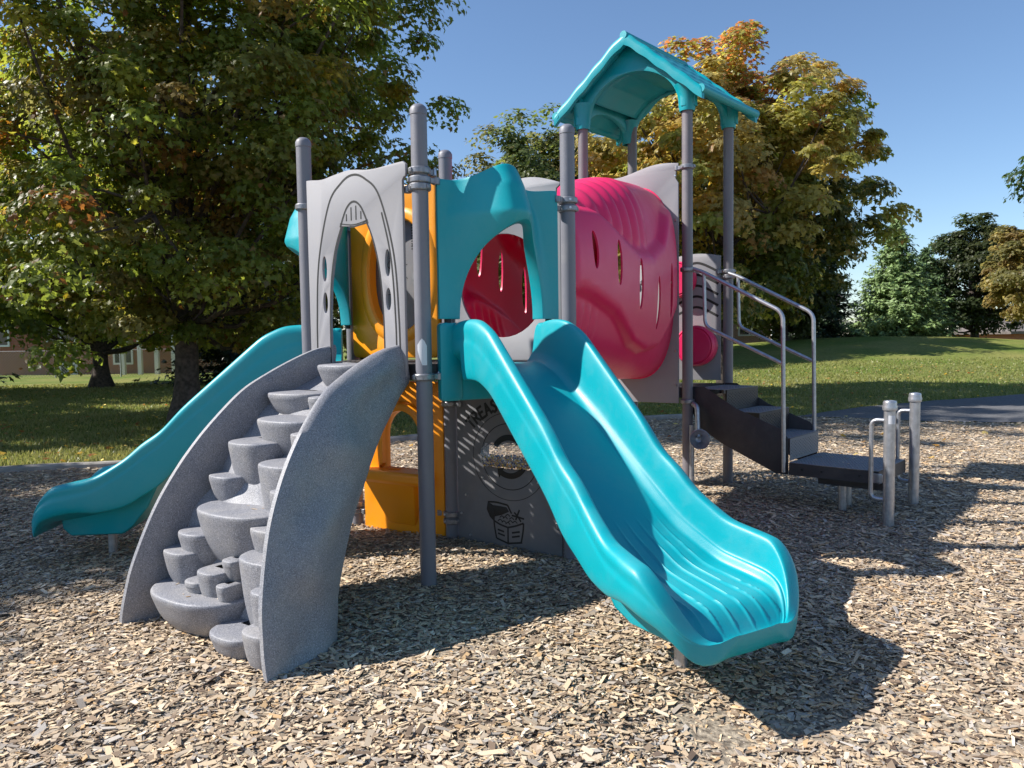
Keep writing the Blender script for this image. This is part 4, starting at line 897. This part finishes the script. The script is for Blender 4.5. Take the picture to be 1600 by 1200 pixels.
# the bead drum in its window
M_clear = bpy.data.materials.new('clear plastic'); M_clear.use_nodes = True; nb_ = M_clear.node_tree.nodes['Principled BSDF']; nb_.inputs['Roughness'].default_value = .05; nb_.inputs['Alpha'].default_value = .18; nb_.inputs['Base Color'].default_value = (.8, .85, .9, 1)
V, F = tube([FCV(TC[0] - .165, .03, .615), FCV(TC[0] + .165, .03, .615)], .075, 24); dr_ = obj('bead_drum', mesh(V, F), M_clear, tr)
nB = 900; bu = rng.uniform(-.16, .16, nB); th = rng.uniform(PI * 1.0, PI * 2.0, nB); rb = .066; bv = .03 + rb * np.cos(th) * rng.uniform(.2, 1, nB); bz = .615 + rb * np.sin(th)
bz = np.maximum(bz, .615 - .068) ; bz = np.where(rng.random(nB) < .5, .615 - .068 * rng.random(nB), bz); cc = np.array([FCV(TC[0] + a, b_, c) for a, b_, c in zip(bu, bv, bz)])
oc = np.array([(1, 0, 0), (-1, 0, 0), (0, 1, 0), (0, -1, 0), (0, 0, 1), (0, 0, -1)]) * .0075
pal = np.array([(.75, .5, .08), (.04, .07, .28), (.7, .55, .3), (.05, .12, .35), (.6, .3, .05), (.7, .7, .65)])
bo_ = fast('beads', cc[:, None] + oc[None], 6, [(0, 2, 4), (2, 1, 4), (1, 3, 4), (3, 0, 4), (2, 0, 5), (1, 2, 5), (3, 1, 5), (0, 3, 5)], attrmat('bead', .4, 0), pal[rng.integers(0, 6, nB)], dr_)
bo_['kind'] = 'stuff'
bolts([(TC[0] + .26 * math.cos(a), TC[1] + .02 + .26 * math.sin(a)) for a in (R(145), R(215), R(325), R(35))] + [(-.37, .2), (.37, .2), (-.3, .06), (.34, .33), (-.33, .33)], FCV, off, tr, .009)
# --- panel H-F with pink drum
FHV = Frame(pH, pF); FHV.n = -FHV.n if FHV.n[1] > 0 else FHV.n
outer = [(-.40, .96), (.40, .96), (.40, 2.05)] + [(x, 2.10 + .035 * math.sin(x * 6 + .6)) for x in np.linspace(.40, -.40, 20)]
hp = sheet_part('back_panel', outer, [], FHV, M_panel, label='light grey panel with curved black stripes at the back of the tower')
lines([([(.0, z), (.18, z + .06), (.38, z - .03)], .011) for z in (1.99, 1.88, 1.78, 1.68, 1.58)], FHV, .0105, hp, 'stripe')
def drum(u, z, r, parent, dep=.14):
    prof = [(0, .0), (r * .80, .0), (r * .85, -.012), (r * .9, -.004), (r * .99, -.03), (r, -.07), (r * .97, -dep)]; V = []; n = 40
    for q, dv in prof: V += [FHV(u + q * math.cos(2 * PI * k / n), .03 + dep + dv, z + q * math.sin(2 * PI * k / n)) for k in range(n)]
    return obj('play_drum', mesh(V, grid_faces(len(prof), n, True)), M_pink, parent, 'pink round drum on the back panel')
drum(.20, 1.28, .19, hp); drum(.02, 1.90, .17, hp, .1)
# --- roof
def roof():
    G_, E_ = np.array(pG), np.array(pE); ua = (E_ - G_); La = np.linalg.norm(ua); ua /= La; ub = (np.array(pF) - E_); Lb = np.linalg.norm(ub); ub /= Lb
    C0 = (G_ + E_) / 2
    T = lambda a, b_, z: (C0[0] + ua[0] * a + ub[0] * b_, C0[1] + ua[1] * a + ub[1] * b_, z)
    hw, pk, ev = .67, 3.94, 3.36; sl_ = (pk - ev) / hw; b0, b1 = -.12, Lb + .12
    zr = lambda a: pk - sl_ * abs(a) - .02 * math.exp(-(a / .05) ** 2)
    na, nb2 = 121, 40; V = []
    for j in range(nb2 + 1):
        bb = b0 + (b1 - b0) * j / nb2
        for i in range(na):
            a = -hw + 2 * hw * i / (na - 1); row = (hw - abs(a)) / (hw / 5); fr = row - math.floor(row)
            step = .008 * (1 - fr) if 0 < j < nb2 else .008 * (1 - fr) + .006
            jag = .006 * math.sin(bb * 40 + math.floor(row) * 2)
            V.append(T(a, bb, zr(a) + step + (jag if fr < .15 else 0)))
    nt0 = len(V); 
    o = obj('roof', mesh(V, grid_faces(nb2 + 1, na)), M_teal, play, 'teal gabled plastic roof over the tower', angle=40)
    sd = o.modifiers.new('s', 'SOLIDIFY'); sd.thickness = .028; sd.offset = -1
    # thick front / back / eave rims
    for bb in (b0, b1):
        P = []; 
        for a in np.linspace(-hw - .01, hw + .01, 61): P.append((a, zr(a)))
        V = []
        for a, z in P:
            for db, dz in ((-.02, -.075), (-.026, -.02), (-.02, .018), (0, .026), (.02, .018), (.024, -.02), (.018, -.075)): V.append(T(a, bb + db, z + dz + .005 * math.sin(a * 38)))
        obj('roof_trim', mesh(V, grid_faces(61, 7, True) + [tuple(range(7)), tuple(60 * 7 + k for k in range(7))[::-1]]), M_teal, o, angle=70)
    for sg in (-1, 1):
        obj('eave', tube([T(sg * hw, b0 - .02, ev + .0), T(sg * hw, b1 + .02, ev + .0)], .036, 14), M_teal, o)
    obj('ridge_cap', tube([T(0, b0 - .025, pk - .015), T(0, b1 + .025, pk - .015)], .034, 14), M_teal, o)
    # gable infills with arches
    def infill(bb, th=.05):
        out = [(.565, 3.27), (.565, 3.40)] + [(a, zr(a) - .03) for a in np.linspace(.60, -.60, 41)] + [(-.565, 3.40), (-.565, 3.27)]
        arch = [(-.42, 3.27)] + [(-.42 * math.cos(t) if True else 0, 3.30 + .345 * math.sin(t)) for t in np.linspace(0.05, PI - .05, 31)] + [(.42, 3.27)]
        poly = out + arch
        return slab(poly, [], th, lambda x, y, z: T(x, bb + y, z), .008)
    obj('gable', infill(.0), M_teal, o); obj('gable', infill(Lb), M_teal, o)
    for sg in (-1, 1):
        at = sg * La / 2; out = [(-.07, 3.27), (-.07, 3.50), (Lb + .07, 3.50), (Lb + .07, 3.27), (Lb - .07, 3.27)] + [(Lb / 2 + (Lb / 2 - .07) * math.cos(t), 3.30 + .13 * math.sin(t)) for t in np.linspace(.1, PI - .1, 17)] + [(.07, 3.27)]
        obj('side_arch', slab(out, [], .05, lambda x, y, z: T(at + y, x, z), .008), M_teal, o)
        for bb in (0, Lb):
            prof = [(3.235, .052), (3.235, .062), (3.26, .066), (3.33, .07), (3.40, .085), (3.45, .105)]; V = []; n = 24; c = T(at, bb, 0)
            for z, r in prof: V += [(c[0] + r * math.cos(2 * PI * k / n), c[1] + r * math.sin(2 * PI * k / n), z) for k in range(n)]
            obj('post_socket', mesh(V, grid_faces(len(prof), n, True)), M_teal, o)
    V = []
    for bb in np.linspace(.0, Lb, 8):
        for t in np.linspace(PI * .14, PI * .86, 40): V.append(T(-.44 * math.cos(t), bb, 3.31 + .36 * math.sin(t) + .008 * (1 if int(t * 9) % 4 == 0 else 0)))
    vl = obj('vault', mesh(V, grid_faces(8, 40)), M_teal, o, angle=60); sd = vl.modifiers.new('s', 'SOLIDIFY'); sd.thickness = .01
roof()
# --- stairs
FEF2 = Frame(pE, pF); u0 = -FEF2.L / 2
SN = FEF2.n if FEF2.n[1] < 0 else -FEF2.n
def SF(u, v, z): p = np.array(pE) + FEF2.u * u + SN * v; return (p[0], p[1], z)
def perf(x0, y0, x1, y1, z, pitch, r, vertical=False, slot=None):
    holes = []
    for i, x in enumerate(np.arange(x0 + pitch, x1 - pitch * .6, pitch)):
        for y in np.arange(y0 + pitch + (i % 2) * pitch * .5, y1 - pitch * .7, pitch): holes.append(ell(x, y, r, r if not slot else slot, 6))
    T = (lambda x, y, zz: SF(x, zz, z + y)) if not vertical else (lambda x, y, zz: SF(x, z + y, zz))
    return slab([(x0, y0), (x1, y0), (x1, y1), (x0, y1)], holes, .004, T, .0004)
UL, UR = .03, .63
def stairs():
    Z = (.75, .565); platz = .38
    prof = [(.03, .945), (.14, .945), (.43, .775), (.80, .635), (.86, .56), (.86, .28), (.76, .28), (.30, .48), (.10, .60), (.03, .72)]
    st = obj('stairs', slab(prof, [], .008, lambda x, y, z: SF(UL + y, x, z), .002), M_dark, play, 'dark steel stairs with perforated treads')
    obj('stringer', slab(prof, [], .008, lambda x, y, z: SF(UR + y, x, z), .002), M_dark, st)
    for k, (v0, v1, z) in enumerate(((.02, .34, .925), (.36, .62, .75), (.62, .87, .565))):
        tr_ = obj('tread', perf(UL + .006, v0, UR - .006, v1, z, .026, .0075), M_tread, st, smooth=False, recalc=False)
        z2 = (.75, .565, .39)[k]
        obj('riser', perf(UL + .006, z2, UR - .006, z - .004, v1 - (.0 if k == 2 else -.0), .026, .006, True), M_tread if k == 2 else M_dark, tr_, smooth=False, recalc=False)
    pl = obj('platform', perf(UL - .03, .88, UR + .03, 1.53, platz, .024, .006, slot=.0085), M_tread, play, 'low perforated transfer platform at the foot of the stairs', smooth=False, recalc=False)
    b = MB(); x0, x1, y0, y1 = UL - .032, UR + .032, .878, 1.532
    b.box((x0, y0, .285), (x0 + .006, y1, platz - .003), SF); b.box((x1 - .006, y0, .285), (x1, y1, platz - .003), SF); b.box((x0 + .006, y1 - .006, .285), (x1 - .006, y1, platz - .003), SF); b.box((x0 + .006, y0, .285), (x1 - .006, y0 + .006, platz - .003), SF)
    obj('skirt', b.me(), M_dark, pl, smooth=False)
    obj('crossbeam', MB().box((x0 + .12, y0 + .18, .22), (x0 + .16, y1 + .05, .284), SF).me(), M_dark, pl, smooth=False)
    for v in (.98, 1.13, 1.40): obj('bolt', tube([SF(x0, v, .335), SF(x0 - .008, v, .335)], .009, 8), M_black, pl)
    obj('bracket', slab(rrect(1.49, .295, 1.56, .365, .012), [], .006, lambda x, y, z: SF(x0 - .006 + y, x, z), .001), M_galv, pl)
    for u in (.24, .42): obj('leg', tube([SF(u, 1.20 if u < .3 else 1.18, -.2), SF(u, 1.20 if u < .3 else 1.18, .30)], .03, 14), M_galv, pl)
    r = .0165
    for u, nm, dz in ((UL - .025, 'near', 0), (UR + .0, 'far', 0)):
        hr_ = obj('handrail', tube(bend([SF(u, .06, 1.93), SF(u, .14, 1.90), SF(u, .82, 1.545), SF(u, .835, .30 if nm == 'near' else .56)], .07), r, 12), M_galv, play, 'galvanised handrail on the %s side of the stairs' % nm)
        obj('lower_rail', tube(bend([SF(u, .15, 1.895), SF(u, .16, 1.45), SF(u, .835, 1.14)], .06), r * .9, 12), M_galv, hr_)
    for v, u, in ((1.625, -.09), (1.575, .735)):
        p = SF(u, v, 0); prof = [(-.2, .038), (.83, .038), (.835, .047), (.86, .05), (.875, .044), (.885, .046), (.90, .04), (.905, .01)]; V = []; n = 24
        for z, q in prof: V += [(p[0] + q * math.cos(2 * PI * k / n), p[1] + q * math.sin(2 * PI * k / n), z) for k in range(n)]
        go = obj('grab_post', mesh(V, grid_faces(len(prof), n, True) + [tuple(range(n))[::-1], tuple((len(prof) - 1) * n + k for k in range(n))]), M_galv, play, 'galvanised grab post %s' % ('nearer the camera' if u < 0 else 'behind'))
        obj('grab_loop', tube(bend([SF(u, v - .02, .76), SF(u, v - .12, .76), SF(u, v - .12, .20), SF(u, v - .02, .20)], .07), .0155, 12), M_galv, go)
        if u < 0:
            T = lambda x, y, z: (p[0] + .0392 * math.sin(x / .0385) - 0, p[1] - .0392 * math.cos(x / .0385), z)
            V = [T(x, 0, z) for x in np.linspace(-.026, .026, 8) for z in (.74, .80)]; obj('sticker', mesh(V, grid_faces(8, 2)), M_sticker, go, recalc=False)
stairs()
# --- talk tube on post E
tq = np.array(pE) + np.array([.055, -.06]); 
P = bend([(tq[0], tq[1], -.2), (tq[0], tq[1], .70), (tq[0] - .01, tq[1] - .02, .74), (tq[0] - .01, tq[1] - .10, .745)], .05)
tt_ = obj('talk_tube', tube([(tq[0] - .03, tq[1] + .02, -.2), (tq[0] - .03, tq[1] + .02, .62)], .022, 14), M_galv, play, 'silver speaking tube with round horn on the tower post')
obj('tube_neck', tube(bend([(tq[0] - .02, tq[1], .80), (tq[0] + .0, tq[1] - .05, .78), (tq[0] + .0, tq[1] - .075, .58), (tq[0], tq[1] - .10, .53)], .06), .022, 14), M_galv, tt_)
prof = [(.022, .06), (.028, .03), (.045, -.01), (.074, -.045), (.084, -.055), (.080, -.058), (.070, -.042), (.042, -.004), (.025, .03), (.001, .04)]; V = []; n = 32; hc = np.array([tq[0] + .0, tq[1] - .11, .515]); ax = np.array([-.12, -.97, .12]); ax /= np.linalg.norm(ax); a1_ = np.cross(ax, [0, 0, 1]); a1_ /= np.linalg.norm(a1_); a2_ = np.cross(ax, a1_)
for r, dz in prof: V += [hc - ax * dz + r * (a1_ * math.cos(2 * PI * k / n) + a2_ * math.sin(2 * PI * k / n)) for k in range(n)]
obj('horn', mesh(V, grid_faces(len(prof), n, True)), M_galv, tt_, recalc=False)
# --- sticker on post B
def sticker():
    c = pB; r = .0452
    T = lambda x, z: (c[0] + r * math.sin(x / r - .05), c[1] - r * math.cos(x / r - .05), z)
    shp = [(-.028, 1.315, 1.345), (-.014, 1.27, 1.365), (0, 1.235, 1.38), (.014, 1.235, 1.365), (.026, 1.235, 1.34)]
    V = [T(x, z) for x, a, b_ in shp for z in (a, b_)]; o = obj('sticker', mesh(V, grid_faces(5, 2)), M_sticker, POSTS['B'], 'pale pointed notice sticker', recalc=False)
sticker()
# fallen leaves on the lawn
def fallen():
    n = 1500; y = 8 + rng.random(n) ** 1.3 * 18; x = rng.uniform(-1, 1, n) * .75 * y; k = ~inpoly(x, y, PATH) & ((~inpoly(x, y, MULCH)) | (rng.random(n) < .12)); x, y = x[k], y[k]; n = len(x)
    P = np.stack([x, y, gz(x, y) + .045], 1); Nr = np.stack([rng.normal(0, .3, n), rng.normal(0, .3, n), np.ones(n)], 1)
    c = np.array([(.55, .38, .08), (.35, .22, .08), (.6, .5, .2), (.28, .12, .05)])[rng.integers(0, 4, n)]
    o = leaves('fallen_leaves', P, Nr, rng.uniform(.05, .1, n), c, None); tag(o, 'scattered yellow and brown fallen leaves on the lawn', 'fallen leaves', kind='stuff')
fallen()

st = [FAB(rng.uniform(-.2, .2), rng.uniform(.98, 1.17), .203) for _ in range(16)] + [FAB(rng.uniform(.32, .45), rng.uniform(.88, 1.0), .423) for _ in range(6)] + [FAB(rng.uniform(-.05, .25), rng.uniform(.75, .92), .578) for _ in range(7)] + [SF(rng.uniform(.1, .6), rng.uniform(.95, 1.5), .385) for _ in range(26)]
st += [FBD(rng.uniform(-.2, .2), rng.uniform(1.45, 1.65), .272) for _ in range(5)]
chips(np.array(st))
